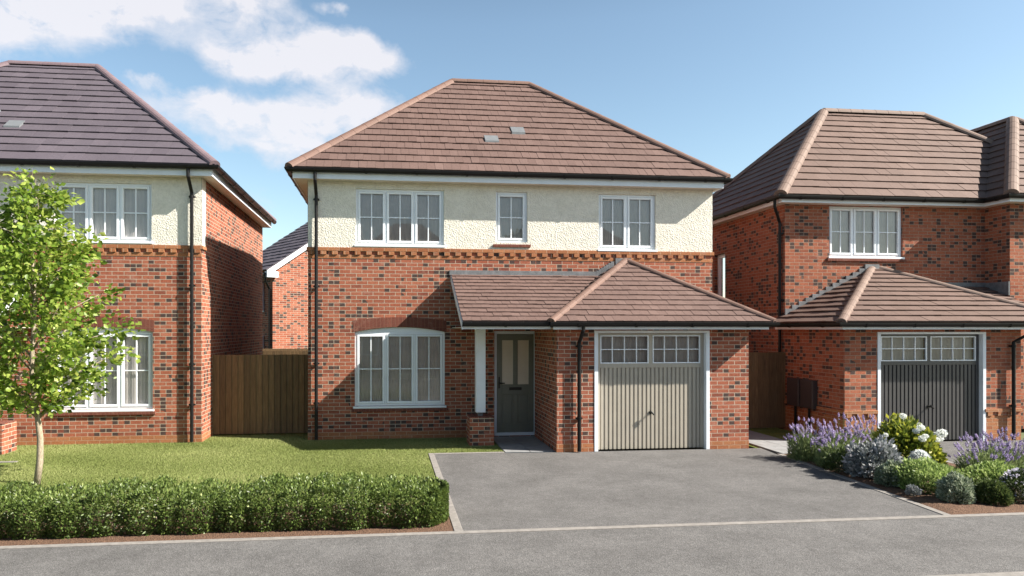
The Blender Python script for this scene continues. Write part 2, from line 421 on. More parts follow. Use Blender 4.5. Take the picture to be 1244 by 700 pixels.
def ridge(mb, A, B, r=.105, seg=.38, lift=-.03):
    A, B = Vector(A), Vector(B); D = B-A; Ln = D.length; n = max(1, round(Ln/seg)); d = D/Ln
    s = d.cross(Vector((0, 0, 1))).normalized(); up = s.cross(d).normalized()
    if up.z < 0: up = -up
    K = 9
    for i in range(n):
        p0 = A + D*(i/n) ; p1 = A + D*((i+1)/n) + d*.012
        var = min(1, max(0, rnd.gauss(.5, .25))); vs = []
        for p, rr in ((p0, r*1.015), (p1, r*.985)):
            for k in range(K):
                t = math.pi*k/(K-1); vs.append(tuple(p + s*math.cos(t)*rr*1.1 + up*(math.sin(t)*rr+lift)))
        vs2 = []
        fs = [(k, k+1, K+k+1, K+k) for k in range(K-1)] + [tuple(range(K)), tuple(range(2*K-1, K-1, -1))]
        mb.add(vs, fs, var)
def gutter(parent, pts, z, name='gutter', r=.066):
    """pts: polyline in plan; half round black gutter hung centred on it"""
    mb = MB(); K = 7; P = [Vector((x, y, z)) for x, y in pts]
    rows = []
    for i, p in enumerate(P):
        if 0 < i < len(P)-1:
            a = (P[i]-P[i-1]).normalized(); b = (P[i+1]-P[i]).normalized(); na = Vector((a.y, -a.x, 0)); nb = Vector((b.y, -b.x, 0))
            s = (na+nb); s = s/ (s.length_squared/2) if s.length > .01 else na
        else:
            d = (P[1]-P[0] if i == 0 else P[-1]-P[-2]).normalized(); s = Vector((d.y, -d.x, 0))
        row = [p + s*(math.cos(math.pi*k/(K-1))*r) + Vector((0, 0, -math.sin(math.pi*k/(K-1))*r*1.05)) for k in range(K)]
        row = [row[0]+Vector((0, 0, .012))] + row + [row[-1]+Vector((0, 0, .012))]
        inner = [p + s*(math.cos(math.pi*k/(K-1))*(r-.006)) + Vector((0, 0, -math.sin(math.pi*k/(K-1))*(r-.006))) for k in range(K)]
        inner = [inner[0]+Vector((0, 0, .012))] + inner + [inner[-1]+Vector((0, 0, .012))]
        rows.append([tuple(q) for q in row + inner[::-1]])
    n = len(rows[0]); vs = [q for r_ in rows for q in r_]; fs = []
    for i in range(len(rows)-1):
        for k in range(n): fs.append((i*n+k, i*n+(k+1) % n, (i+1)*n+(k+1) % n, (i+1)*n+k))
    fs += [tuple(range(n)), tuple((len(rows)-1)*n+k for k in range(n))]
    mb.add(vs, fs)
    for i in range(len(P)-1):      # joint brackets
        D = P[i+1]-P[i]; m = max(1, int(D.length/.95)); d = D.normalized(); s = Vector((d.y, -d.x, 0))
        for k in range(m):
            c = P[i] + D*((k+.5)/m)
            ring = []
            for e in (-.022, .022):
                for q in range(K):
                    t = math.pi*q/(K-1); ring.append(tuple(c + d*e + s*math.cos(t)*(r+.008) + Vector((0, 0, -math.sin(t)*(r+.012)-.0))))
            mb.add(ring, [(q, q+1, K+q+1, K+q) for q in range(K-1)] + [tuple(range(K)), tuple(range(K, 2*K))])
    return mb.build(name, M['black'], parent, fix=True)
def downpipe(parent, path, clips=(), out=(0, -1), r=.034):
    mb = MB(); mb.tube(path, r, 12)
    dp = mb.build('downpipe', M['black'], parent, smooth=False)
    x, y = path[-1][0], path[-1][1]
    for z in clips:
        c = MB(); c.tube([(x, y, z-.025), (x, y, z+.025)], r+.009, 12)
        hw = .06
        if out[1]: c.box(x-hw, x+hw, y+.005, y-out[1]*.055, z-.015, z+.015)
        else: c.box(min(x+.005, x-out[0]*.055), max(x+.005, x-out[0]*.055), y-hw, y+hw, z-.015, z+.015)
        c.build('pipe_bracket', M['black'], dp)
    return dp

def hip_roof(parent, x0, x1, y0, y1, z, rise, tilem, hipm, gauge=.3, tw=.17, name='roof', back=True, soff=None, run=None, bond=True, th=.025, hipr=.105, label=None, sides='fblr'):
    """equal pitch hip roof over the rectangle; ridge along X"""
    d = run or (y1-y0)/2; k = rise/d
    rf = MB(); ym = y0+d
    A, B, C, D = (x0, y0, z), (x1, y0, z), (x1, y1, z), (x0, y1, z)
    E, F = (x0+d, ym, z+rise), (x1-d, ym, z+rise)
    if 'f' in sides: tiles(rf, [A, B, F, E], gauge, tw, th, bond=bond)
    if 'l' in sides: tiles(rf, [D, A, E], gauge, tw, th, bond=bond)
    if 'r' in sides: tiles(rf, [B, C, F], gauge, tw, th, bond=bond)
    if 'b' in sides: tiles(rf, [C, D, E, F], gauge, tw, th, bond=bond)
    r = rf.build(name, tilem, parent, fix=True, label=label)
    rg = MB(); ridge(rg, E, F, hipr); rg.build('ridge_tiles', hipm, r)
    for a, b in ((A, E), (B, F), (C, F), (D, E)):
        hp = MB(); bb = Vector(a) + (Vector(b)-Vector(a))*.995
        ridge(hp, a, bb, hipr); hp.build('hip_tiles', hipm, r)
    return r

# ------------------------------------------------------------------ garage door
def garage_door(parent, T, u0, u1, z0, z1, paint, label=None):
    """frame outer u0..u1, top z1"""
    rc = -.10
    fr = MB(T); w = .07
    fr.box(u0, u0+w, rc-.05, .012, z0, z1); fr.box(u1-w, u1, rc-.05, .012, z0, z1); fr.box(u0+w, u1-w, rc-.05, .012, z1-.045, z1)
    f = fr.build('garage_door_frame', M['white'], parent, bevel=.004)
    a, b, t = u0+w+.003, u1-w-.003, z1-.05
    d = MB(T)
    sw = .065; wz = 1.60
    d.box(a, a+sw, rc-.03, rc+.012, z0+.02, t); d.box(b-sw, b, rc-.03, rc+.012, z0+.02, t)
    d.box(a+sw, b-sw, rc-.03, rc+.012, t-.035, t)
    m = (a+b)/2
    d.box(a+sw, b-sw, rc-.03, rc+.012, wz-.075, wz); d.box(m-.035, m+.035, rc-.03, rc+.012, wz, t-.035)
    # vertical ribs: raised lands with grooves
    n = 24; pw = (b-a-2*sw)/n; prof = [(a+sw, -.022)]
    for i in range(n):
        s = a+sw+i*pw
        prof += [(s+.012, -.022), (s+.02, .0), (s+pw-.012, .0), (s+pw-.004, -.022)]
    prof.append((b-sw, -.022))
    for i in range(len(prof)-1):
        (p, e), (q, g) = prof[i], prof[i+1]
        if q-p < 1e-6: continue
        d.quad((p, rc+e, z0+.02), (q, rc+g, z0+.02), (q, rc+g, wz-.075), (p, rc+e, wz-.075))
    dd = d.build('garage_door', paint, parent, fix=True, label=label)
    for (p, q) in ((a+sw, m-.035), (m+.035, b-sw)):
        wmb = MB(T); c0, c1 = wz+.004, t-.039; p += .003; q -= .003; e = .02
        wmb.box(p, p+e, rc-.02, rc+.016, c0, c1); wmb.box(q-e, q, rc-.02, rc+.016, c0, c1)
        wmb.box(p+e, q-e, rc-.02, rc+.016, c0, c0+e); wmb.box(p+e, q-e, rc-.02, rc+.016, c1-e, c1)
        for i in (1, 2, 3):
            x = p + (q-p)*i/4; wmb.box(x-.008, x+.008, rc-.02, rc+.009, c0+e, c1-e)
        h = (c0+c1)/2
        for i in range(4):
            x0_ = p+(q-p)*i/4 + (e if i == 0 else .008); x1_ = p+(q-p)*(i+1)/4 - (e if i == 3 else .008)
            wmb.box(x0_, x1_, rc-.02, rc+.0085, h-.008, h+.008)
        wmb.build('garage_window', M['upvc'], dd)
        g = MB(T); g.quad((p+e, rc-.012, c0+e), (q-e, rc-.012, c0+e), (q-e, rc-.012, c1-e), (p+e, rc-.012, c1-e)); g.build('pane', M['glass'], dd, fix=False)
        cmb = MB(T); k = 26
        for i in range(k):
            s0 = p+(q-p)*i/k; s1 = p+(q-p)*(i+1)/k
            cmb.quad((s0, rc-.09-.005*(i % 2), c0), (s1, rc-.09-.005*((i+1) % 2), c0), (s1, rc-.09-.005*((i+1) % 2), c1), (s0, rc-.09-.005*(i % 2), c1))
        cmb.build('curtain', M['blind'], dd, fix=False)
    hb = MB(T); hz = .69
    hx = m
    hb.tube([T0 for T0 in [(hx, rc, hz), (hx, rc+.012, hz)]], .032, 12); hb.tube([(hx, rc+.01, hz), (hx, rc+.095, hz)], .014, 8)
    hb.tube([(hx-.03, rc+.1, hz+.03), (hx+.03, rc+.1, hz-.03)], .018, 8)
    hb.build('handle', M['metal'], dd)
    return dd

def arch_brick(parent, T, u0, u1, z1, rise):
    """segmental soldier arch above an opening whose head springs at z1"""
    n = 20; mb = MB(T); e = .03
    inner = []; outer = []
    for i in range(n+1):
        t = i/n; x = u0+(u1-u0)*t; q = 1-(2*t-1)**2
        inner.append((u0-e+(u1-u0+2*e)*t if i in (0, n) else x, z1+.004+rise*q)); outer.append((u0-e+(u1-u0+2*e)*t, z1+.235+rise*.7*q))
    for i in range(n):
        poly = [inner[i], inner[i+1], outer[i+1], outer[i]]
        mb.prism(poly, -.13, .006)
    for (a, b) in (((u0-.06, z1-.0), 0),):
        pass
    return mb.build('brick_arch', M['soldier'], parent)

# ------------------------------------------------------------------ the detached house with a porch and garage (main) and its mirrored neighbour
def detached_house(ox, s, loc, label, roofm, hipm, cat='house', brick='brick', paint='sage', group=None, bond=True, tw=.17, groof=None, ghip=None, arch_bevel=0):
    root = thing('detached_house', loc, label, cat, group)
    Y0 = 14.3; W = 8.55; YB = 21.1
    X = lambda u: ox + s*u
    P3 = lambda u, y, z: (X(u), y, z)
    TF = lambda Yp: (lambda u, w, z: (X(u), Yp-w, z))
    Tl = lambda u, w, z: (X(-w), u, z)            # side at u=0 looking away from the house, u is world Y
    Tr = lambda u, w, z: (X(W+w), u, z)
    ZB = 3.90
    w1 = (.95, 2.75, 3.96, 5.10); w2 = (3.83, 4.50, 4.05, 5.10); w3 = (6.03, 7.28, 3.93, 5.10); wg = (.93, 2.77, .67, 2.18)
    # brickwork
    b = MB(TF(Y0))
    dr = (3.80, 4.71, .02, 2.20)
    wall_sheet(b, 0, W, 0, ZB-.001, [(wg[0], wg[1], wg[2], wg[3]+.10), dr])
    b.T = Tl; wall_sheet(b, Y0, YB, 0, ZB, []); wall_sheet(b, Y0+.3, YB, ZB, 5.25, [])
    b.T = Tr; wall_sheet(b, Y0, YB, 0, ZB, []); wall_sheet(b, Y0+.3, YB, ZB, 5.25, [])
    b.T = TF(YB); wall_sheet(b, 0, W, 0, 5.25, [])
    b.build('wall', M[brick], root)
    r = MB(TF(Y0-.006)); wall_sheet(r, 0, W, ZB, 5.26, [w1, w2, w3])
    for T_ in (Tl, Tr):
        r.T = (lambda T_: (lambda u, w, z: T_(u, w+.006, z)))(T_); wall_sheet(r, Y0-.006, Y0+.3, ZB, 5.26, [])
    r.build('rendered_wall', M['render'], root)
    # dentil string course
    d = MB(TF(Y0)); d.box(-.03, W+.03, -.04, .032, 3.825, 3.897); 
    d.box(-.005, W+.005, -.04, .008, 3.675, 3.748)
    k = 0; u = .02
    while u < W-.1:
        d.box(u, u+.113, -.04, .03, 3.7495, 3.824); u += .228
    d.T = None
    for (ua, ub) in ((-.03, 0), (W, W+.03)):
        xs = sorted((X(ua), X(ub))); d.box(xs[0], xs[1], Y0+.0405, Y0+.3, 3.825, 3.897)
    d.build('dentil_course', M['orange'], root, bevel=.003)
    pl = MB(TF(Y0)); pl.box(-.004, dr[0]-.04, -.05, .004, -.05, .15); pl.T = None
    xs = sorted((X(-.004), X(0))); pl.box(xs[0], xs[1], Y0+.0505, Y0+4, -.05, .15); pl.build('plinth', M['orange'], root)
    # windows
    cu = 'blind' if s > 0 else 'curtain'
    window(root, TF(Y0-.006), *w1, 3, curtain=cu); window(root, TF(Y0-.006), *w2, 1, sill=False, brick_sill=True, curtain=cu); window(root, TF(Y0-.006), *w3, 2, curtain=cu)
    window(root, TF(Y0), *wg, 3, arch=.095, brick_sill=True, rec=.045, curtain='blind' if s > 0 else 'curtain')
    arch_brick(root, TF(Y0), wg[0], wg[1], wg[3], .10)
    # front door
    T = TF(Y0); fr = MB(T); a, bb, c, dz = dr; fw = .06; rc = -.05
    fr.box(a, a+fw, rc-.06, rc, c+.06, dz); fr.box(bb-fw, bb, rc-.06, rc, c+.06, dz); fr.box(a+fw, bb-fw, rc-.06, rc, dz-fw, dz)
    fr.box(a, bb, rc-.06, rc+.03, c, c+.06)
    do = MB(T); p, q, z0, z1 = a+fw+.003, bb-fw-.003, c+.063, dz-fw-.003; dw = q-p; df = rc-.012
    st = .11; mid = p+dw/2; ms = .05
    def rail(u0, u1, za, zb): do.box(u0, u1, df-.045, df, za, zb)
    gz0, gz1 = z0+1.0, z1-.13; pz0, pz1 = z0+.17, z0+.79
    rail(p, p+st, z0, z1); rail(q-st, q, z0, z1)
    rail(p+st, q-st, z0, pz0); rail(p+st, q-st, pz1, gz0); rail(p+st, q-st, gz1, z1)
    rail(mid-ms, mid+ms, pz0, pz1); rail(mid-ms, mid+ms, gz0, gz1)
    for (ua, ub) in ((p+st, mid-ms), (mid+ms, q-st)):
        do.box(ua, ub, df-.045, df-.012, pz0, pz1); do.box(ua+.035, ub-.035, df-.012, df-.003, pz0+.035, pz1-.035)
    door = do.build('front_door', M['olive'], root, bevel=.004)
    fr.build('door_frame', M['white'], door, bevel=.004)
    for (ua, ub) in ((p+st, mid-ms), (mid+ms, q-st)):
        g = MB(T); g.box(ua, ub, df-.03, df-.015, gz0, gz1); g.build('door_glass', M['obscure'], door)
    h = MB(T); h.box(p+.03, p+.062, df, df+.012, z0+.92, z0+1.16); h.tube([(p+.046, df+.01, z0+1.03), (p+.046, df+.05, z0+1.03), (p+.16, df+.05, z0+1.03)], .011, 8); h.build('handle', M['metal'], door)
    l = MB(T); l.box(mid-.13, mid+.13, df, df+.012, z0+.88, z0+.94); l.build('letterbox', M['metal'], door, bevel=.003)
    # main roof
    ex0, ex1, ey0, ey1, ez = -.34, W+.19, 13.96, 21.44, 5.44
    if s < 0: xx0, xx1 = X(ex1), X(ex0)
    else: xx0, xx1 = X(ex0), X(ex1)
    roof = hip_roof(root, xx0, xx1, ey0, ey1-.38, ez, 3.06, roofm, hipm, gauge=.298, tw=tw, bond=bond)
    for (u, y) in ((3.85, 14.92), (4.5, 15.28)):
        z = ez+(y-ey0)*(3.06/3.55); k = 3.06/3.55; e = .23
        v = MB(); xs = sorted((X(u)-.15, X(u)+.15))
        q = [(xs[0], y, z+.062), (xs[1], y, z+.062), (xs[1], y+e, z+e*k+.04), (xs[0], y+e, z+e*k+.04)]
        v.add(q + [(a_, b_, c_-.06) for a_, b_, c_ in q], [(0,1,2,3), (0,4,5,1), (1,5,6,2), (2,6,7,3), (3,7,4,0)])
        v.build('roof_vent', M['vent'], roof)
    fas = MB(); fy = Y0-.27; fx0, fx1 = xx0+.07, xx1-.07; yb = ey1-.45
    fas.box(fx0, fx1, fy, fy+.022, 5.225, 5.40); fas.box(fx0, fx1, yb, yb+.022, 5.225, 5.40)
    fas.box(fx0, fx0+.022, fy+.022, yb, 5.225, 5.40); fas.box(fx1-.022, fx1, fy+.022, yb, 5.225, 5.40)
    fas.build('fascia', M['white'], root)
    so = MB(); wx = sorted((X(0), X(W)))
    so.box(fx0+.022, fx1-.022, fy+.022, Y0-.012, 5.238, 5.25); so.box(fx0+.022, wx[0]-.012, Y0-.012, yb, 5.238, 5.25); so.box(wx[1]+.012, fx1-.022, Y0-.012, yb, 5.238, 5.25)
    so.build('soffit', M['soffit'], root)
    gutter(root, [(xx0-.01, yb+.05), (xx0-.01, fy-.065), (xx1+.01, fy-.065), (xx1+.01, yb+.05)], 5.405)
    px = X(.17)
    downpipe(root, [(px, fy-.065, 5.38), (px, fy-.065, 5.20), (px, Y0-.075, 4.93), (px, Y0-.075, .02)], (4.85, 3.1, 1.55, .75), (0, -1))
    # garage and porch
    gx0, gx1, gf = 4.65, 8.33, 12.38
    g = MB(TF(gf)); go = (5.35, 7.56, 0, 2.215)
    wall_sheet(g, gx0, gx1, 0, 2.26, [(go[0], go[1], -.1, go[3])], rev=.14)
    g.T = lambda u, w, z: (X(gx0-w), u, z); wall_sheet(g, gf, Y0, 0, 2.26, [])
    g.T = lambda u, w, z: (X(gx1+w), u, z); wall_sheet(g, gf, Y0, 0, 2.26, [])
    g.build('garage_wall', M[brick], root)
    for a_, c_ in ((gx0-.004, go[0]-.002), (go[1]+.002, gx1+.004)):
        gp = MB(TF(gf)); gp.box(a_, c_, -.05, .004, -.05, .15); gp.build('garage_plinth', M['orange'], root)
    garage_door(root, TF(gf), go[0], go[1], 0, go[3], M[paint])
    # pyramid roof and lean-to over the porch
    e0, e1, ey, ez2, kk = 4.46, 8.66, 12.05, 2.385, .62
    hw = (e1-e0)/2; yr = ey+hw; zr = ez2+kk*hw; um = (e0+e1)/2
    rf = MB()
    tiles(rf, [P3(e0, ey, ez2), P3(e1, ey, ez2), P3(um, yr, zr)], .19, .165, .02)
    tiles(rf, [P3(e0, Y0-.0, ez2), P3(e0, ey, ez2), P3(um, yr, zr), P3(um, Y0, zr)], .19, .165, .02)
    tiles(rf, [P3(e1, ey, ez2), P3(e1, Y0, ez2), P3(um, Y0, zr), P3(um, yr, zr)], .19, .165, .02)
    gr = rf.build('garage_roof', groof or roofm, root)
    for e_ in (e0, e1):
        rg = MB(); ridge(rg, P3(e_, ey, ez2), P3(um, yr-.02, zr), .075, .3, -.02); rg.build('hip_tiles', ghip or hipm, gr)
    l0 = 2.90; ly = 12.13; zt = 3.36; kl = (zt-ez2)/(Y0-ly); uv = e0+(zt-ez2)/kk
    pr = MB(); tiles(pr, [P3(l0, ly, ez2), P3(e0+.05, ly, ez2), P3(uv+.05, Y0, zt), P3(l0, Y0, zt)], .19, .165, .02)
    po = pr.build('porch_roof', groof or roofm, root)
    vb = MB(); vb.add([P3(l0-.012, ly+.03, ez2-.15), P3(l0-.012, Y0, zt-.14), P3(l0-.012, Y0, zt-.005), P3(l0-.012, ly+.03, ez2-.005),
                       P3(l0+.012, ly+.03, ez2-.15), P3(l0+.012, Y0, zt-.14), P3(l0+.012, Y0, zt-.005), P3(l0+.012, ly+.03, ez2-.005)],
                      [(0,1,2,3), (7,6,5,4), (0,4,5,1), (1,5,6,2), (2,6,7,3), (3,7,4,0)]); vb.build('verge_board', M['white'], po)
    fl = MB(TF(Y0)); fl.box(l0-.04, uv-.05, -.01, .022, zt-.005, zt+.095)
    nst = 7
    for i in range(nst):
        a_ = uv-.06+(um-.16-uv)*i/nst; c_ = uv-.06+(um-.16-uv)*(i+1)/nst; zz = ez2+kk*(a_-e0)
        fl.box(a_, c_+.02, -.01, .023+.0007*i, zz-.0, zz+.15)
    fl.box(um-.17, um+.17, -.01, .03, zr-.08, zr+.055)
    for i in range(nst*3):
        c_ = um+.16+(e1-.35-um-.16)*i/(nst*3); a_ = um+.16+(e1-.35-um-.16)*(i+1)/(nst*3); zz = ez2+kk*(e1-a_)
        fl.box(c_, a_+.02, -.01, .023+.0005*i, zz-.0, zz+.15)
    fl.build('lead_flashing', M['lead'], gr, bevel=.003)
    fs = MB(TF(0)); fs.T = None
    xs = sorted((X(l0), X(e0+.03))); fs.box(xs[0], xs[1], ly+.07, ly+.09, 2.24, 2.355)
    xs = sorted((X(e0+.06), X(e1-.08))); fs.box(xs[0], xs[1], ey+.06, ey+.08, 2.235, 2.35)
    xs = sorted((X(e1-.10), X(e1-.08))); fs.box(xs[0], xs[1], ey+.0805, Y0, 2.235, 2.35)
    fs.build('fascia', M['white'], root)
    so = MB(); xs = sorted((X(e0+.06), X(e1-.102))); so.box(xs[0], xs[1], ey+.081, gf-.001, 2.238, 2.25)
    xs = sorted((X(gx1+.002), X(e1-.102))); so.box(xs[0], xs[1], gf, Y0-.002, 2.238, 2.25)
    xs = sorted((X(l0+.02), X(gx0-.002))); so.box(xs[0], xs[1], ly+.095, Y0-.002, 2.262, 2.275)
    so.build('soffit', M['soffit'], root)
    gutter(root, [P3(l0-.01, ly+.005, 0)[:2], P3(e0-.02, ly+.005, 0)[:2]] if s > 0 else [P3(e0-.02, ly+.005, 0)[:2], P3(l0-.01, ly+.005, 0)[:2]], 2.355)
    pts = [P3(e0-.02, ey+.0, 0)[:2], P3(e1+.0, ey+.0, 0)[:2], P3(e1+.0, Y0-.05, 0)[:2]]
    gutter(root, pts if s > 0 else pts[::-1], 2.352)
    px = X(5.05)
    downpipe(root, [(px, ey, 2.33), (px, ey, 2.22), (px-.0, gf-.07, 2.0), (px, gf-.07, .02)], (1.93, .62), (0, -1))
    # porch post on its brick pier
    u0, u1, pz = 3.16, 3.63, .545
    pier = MB(); xs = sorted((X(u0), X(u1))); pier.box(xs[0], xs[1], 13.24, 13.74, -.02, pz)
    pb = pier.build('porch_pier', M[brick], root, bevel=.004)
    cp = MB(); xs = sorted((X(u0-.002), X(u1+.002))); cp.box(xs[0], xs[1], 13.238, 13.742, pz-.001, pz+.008); 
    cp.build('pier_coping', M['soldier'], pb)
    ps = MB(); uc = (u0+u1)/2+(.0 if s > 0 else .09); xs = sorted((X(uc-.095), X(uc+.095))); ps.box(xs[0], xs[1], 13.40, 13.59, pz+.07, 2.262)
    pst = ps.build('porch_post', M['white'], root, bevel=.008)
    ft = MB(); ft.box(X(uc)-.045, X(uc)+.045, 13.45, 13.54, pz+.008, pz+.07); ft.build('post_foot', M['lead'], pst)
    return root

main = detached_house(-1.58, 1, (2.7, 14.3, 0), 'middle detached house of red brick and cream render with brown roof and beige garage door', M['tile'], M['hip'])
left = detached_house(-3.65, -1, (-7.9, 14.3, 0), 'red brick and cream house with purple slate roof behind the young tree', M['slate'], M['sliphip'], bond=False, tw=.30, groof=M['slate'], ghip=M['sliphip'])

# ------------------------------------------------------------------ the right-hand house
def right_house():
    root = thing('detached_house', (12.5, 14.75, 0), 'all red brick house with anthracite grey garage door behind the flower bed', 'house')
    XL, Y0, YG, EZ = 8.91, 14.75, 12.70, 5.17
    TF = lambda Yp: (lambda u, w, z: (u, Yp-w, z)); TL = lambda Xp: (lambda u, w, z: (Xp-w, u, z)); TR = lambda Xp: (lambda u, w, z: (Xp+w, u, z))
    b = MB(TF(Y0)); wu = (9.97, 11.78, 3.89, 5.04); ws = (17.55, 18.15, 2.98, 4.26)
    wall_sheet(b, XL, 13.86, 0, 5.12, [wu])
    b.T = TL(XL); wall_sheet(b, Y0, 20.1, 0, 5.12, [ws])
    b.T = TL(13.86); wall_sheet(b, 14.1, Y0, 0, 5.12, [])
    b.T = TF(14.1); wall_sheet(b, 13.86, 18.5, 0, 5.12, [])
    b.T = TR(18.5); wall_sheet(b, 14.1, 20.1, 0, 5.12, [])
    b.T = TF(20.1); wall_sheet(b, XL, 18.5, 0, 5.12, [])
    b.build('wall', M['brick_dark'], root)
    window(root, TF(Y0), *wu, 3, brick_sill=True, curtain='blind'); window(root, TL(XL), *ws, 1, bars=False, sill=False, rec=.09)
    roof = hip_roof(root, 8.60, 17.48, 14.42, 20.42, EZ+.05, 2.84, M['tile2'], M['hip2'], gauge=.3, tw=.3, th=.029, hipr=.125)
    # wing roof, its ridge runs front to back
    x0, x1, y0, d = 13.56, 18.80, 13.76, 2.62; k = 2.84/3.0; z = EZ+.05; zr = z+k*d; xm = (x0+x1)/2; yb = 20.4
    w = MB(); A, B, C, D, E, F = (x0, y0, z), (x1, y0, z), (x1, yb, z), (x0, yb, z), (xm, y0+d, zr), (xm, yb-d, zr)
    tiles(w, [A, B, E], .3, .3, .029); tiles(w, [D, A, E, F], .3, .3, .029); tiles(w, [B, C, F, E], .3, .3, .029)
    wr = w.build('wing_roof', M['tile2'], root)
    for a_ in (A, B):
        h = MB(); ridge(h, a_, Vector(a_).lerp(Vector(E), .99), .125); h.build('hip_tiles', M['hip2'], wr)
    h = MB(); ridge(h, E, F, .12); h.build('ridge_tiles', M['hip2'], wr)
    f = MB(); za, zb = EZ-.12, EZ+.0; fy = Y0-.26; fx = XL-.24
    f.box(fx, 13.62, fy, fy+.022, za, zb); f.box(fx, fx+.022, fy+.022, 20.3, za, zb); f.box(13.598, 13.62, 13.84, fy, za, zb); f.box(13.62, 18.7, 13.84, 13.862, za, zb)
    f.build('fascia', M['white'], root)
    s = MB(); s.box(fx+.022, 13.858, fy+.022, Y0-.001, za+.003, za+.015); s.box(fx+.022, XL-.001, Y0, 20.3, za+.003, za+.015); s.box(13.62, 13.858, 13.862, fy+.022, za+.003, za+.015); s.box(13.8585, 18.7, 13.862, 14.099, za+.003, za+.015)
    s.build('soffit', M['soffit'], root)
    gutter(root, [(8.585, 20.3), (8.585, fy-.065), (13.53, fy-.065), (13.53, 13.775), (18.8, 13.775)], EZ+.01)
    downpipe(root, [(8.585, 14.62, EZ-.03), (8.585, 14.62, EZ-.2), (8.84, 14.85, EZ-.52), (8.84, 14.85, .02)], (4.4, 2.9), (-1, 0))
    # garage
    go = (9.60, 11.95, 0, 2.185); GR = 12.73
    g = MB(TF(YG)); wall_sheet(g, XL, GR, 0, 2.25, [(go[0], go[1], -.1, go[3])], rev=.14)
    g.T = TL(XL); wall_sheet(g, YG, Y0, 0, 2.25, []); g.T = TR(GR); wall_sheet(g, YG, Y0, 0, 2.25, []); g.build('garage_wall', M['brick_dark'], root)
    for (a, c) in ((XL, go[0]-.002), (go[1]+.002, GR)):
        q = MB(TF(YG))
        q.box(a-.006, c, -.04, .006, -.05, .50); q.box(a-.03, c, -.04, .03, .576, .64)
        u = a+.02
        while u < c-.1: q.box(u, u+.113, -.04, .028, .501, .5755); u += .226
        q.build('plinth', M['orange'], root, bevel=.003)
    q = MB(TL(XL)); q.box(YG+.0405, Y0+1, -.04, .006, -.05, .50); q.box(YG+.0405, Y0+1, -.04, .03, .576, .64)
    q.build('plinth', M['orange'], root, bevel=.003)
    garage_door(root, TF(YG), go[0], go[1], 0, go[3], M['anth'])
    e0, e1, ey, ez, k = 8.60, 13.66, 12.36, 2.385, .515; hw = (e1-e0)/2; um = (e0+e1)/2; yr = ey+hw; zr = ez+k*hw
    rf = MB(); 
    tiles(rf, [(e0, ey, ez), (e1, ey, ez), (um, yr, zr)], .235, .3, .03)
    tiles(rf, [(e0, yr, ez), (e0, ey, ez), (um, yr, zr)], .235, .3, .03)
    tiles(rf, [(e1, ey, ez), (e1, yr, ez), (um, yr, zr)], .235, .3, .03)
    gr = rf.build('garage_roof', M['tile2'], root)
    for e_ in (e0, e1):
        h = MB(); ridge(h, (e_, ey, ez), (um, yr, zr), .085, .3, -.02); h.build('hip_tiles', M['hip2'], gr)
    fl = MB(TF(Y0)); n = 12
    for i in range(n):
        a = e0+.3+(um-.28-e0-.3)*i/n; c = e0+.3+(um-.28-e0-.3)*(i+1)/n; zz = ez+k*(a-e0); fl.box(a, c+.02, -.01, .022+.0007*i, zz, zz+.16)
    fl.box(um-.30, um+.05, -.01, .034, zr-.22, zr+.03)
    fl.build('lead_flashing', M['lead'], gr, bevel=.003)
    # small dark porch roof beyond the garage roof
    pz = 3.22; pr = MB(); tiles(pr, [(12.6, 13.3, 2.62), (13.86, 13.3, 2.62), (13.86, Y0, pz), (12.6, Y0, pz)], .235, .3, .03); p = pr.build('porch_roof', M['tile2'], root)
    fl = MB(TF(Y0)); fl.box(12.2, 13.2, -.01, .03, pz-.0, pz+.10); fl.T = TL(13.86); fl.box(14.1, Y0-.032, -.01, .03, 3.0, pz+.09); fl.T = TF(Y0)
    fl.box(13.2, 13.855, -.01, .029, pz-.0, pz+.10); fl.build('lead_flashing', M['lead'], p)
    f = MB(); f.box(e0+.07, e1-.07, ey+.06, ey+.08, 2.235, 2.35); f.box(e0+.07, e0+.09, ey+.0805, Y0, 2.235, 2.35); f.box(e1-.09, e1-.07, ey+.0805, Y0-.66, 2.235, 2.35); f.build('fascia', M['white'], root)
    s = MB(); s.box(e0+.09, e1-.09, ey+.081, YG-.001, 2.238, 2.249); s.box(e0+.09, XL-.001, YG, Y0, 2.238, 2.249); s.box(GR+.001, e1-.09, YG, Y0-.66, 2.238, 2.249); s.build('soffit', M['soffit'], root)
    gutter(root, [(e0, Y0-.1), (e0, ey), (e1, ey), (e1, Y0-.66)], 2.352)
    downpipe(root, [(12.72, ey, 2.33), (12.72, ey, 2.22), (12.50, YG-.07, 1.98), (12.50, YG-.07, .02)], (1.9, .7), (0, -1))
    for y in (13.56, 14.06):
        m = MB(); m.box(XL-.11, XL-.001, y, y+.45, .57, 1.17); bx = m.build('meter_box', M['meter'], root, bevel=.008)
        c = MB(); c.box(XL-.122, XL-.1105, y+.02, y+.43, .60, 1.14); c.build('meter_box_door', M['meter'], bx, bevel=.004)
        t = MB(); t.tube([(XL-.05, y+.22, .57), (XL-.05, y+.22, 0)], .025, 10); t.build('cable_duct', M['black'], bx)
    return root
right_house()

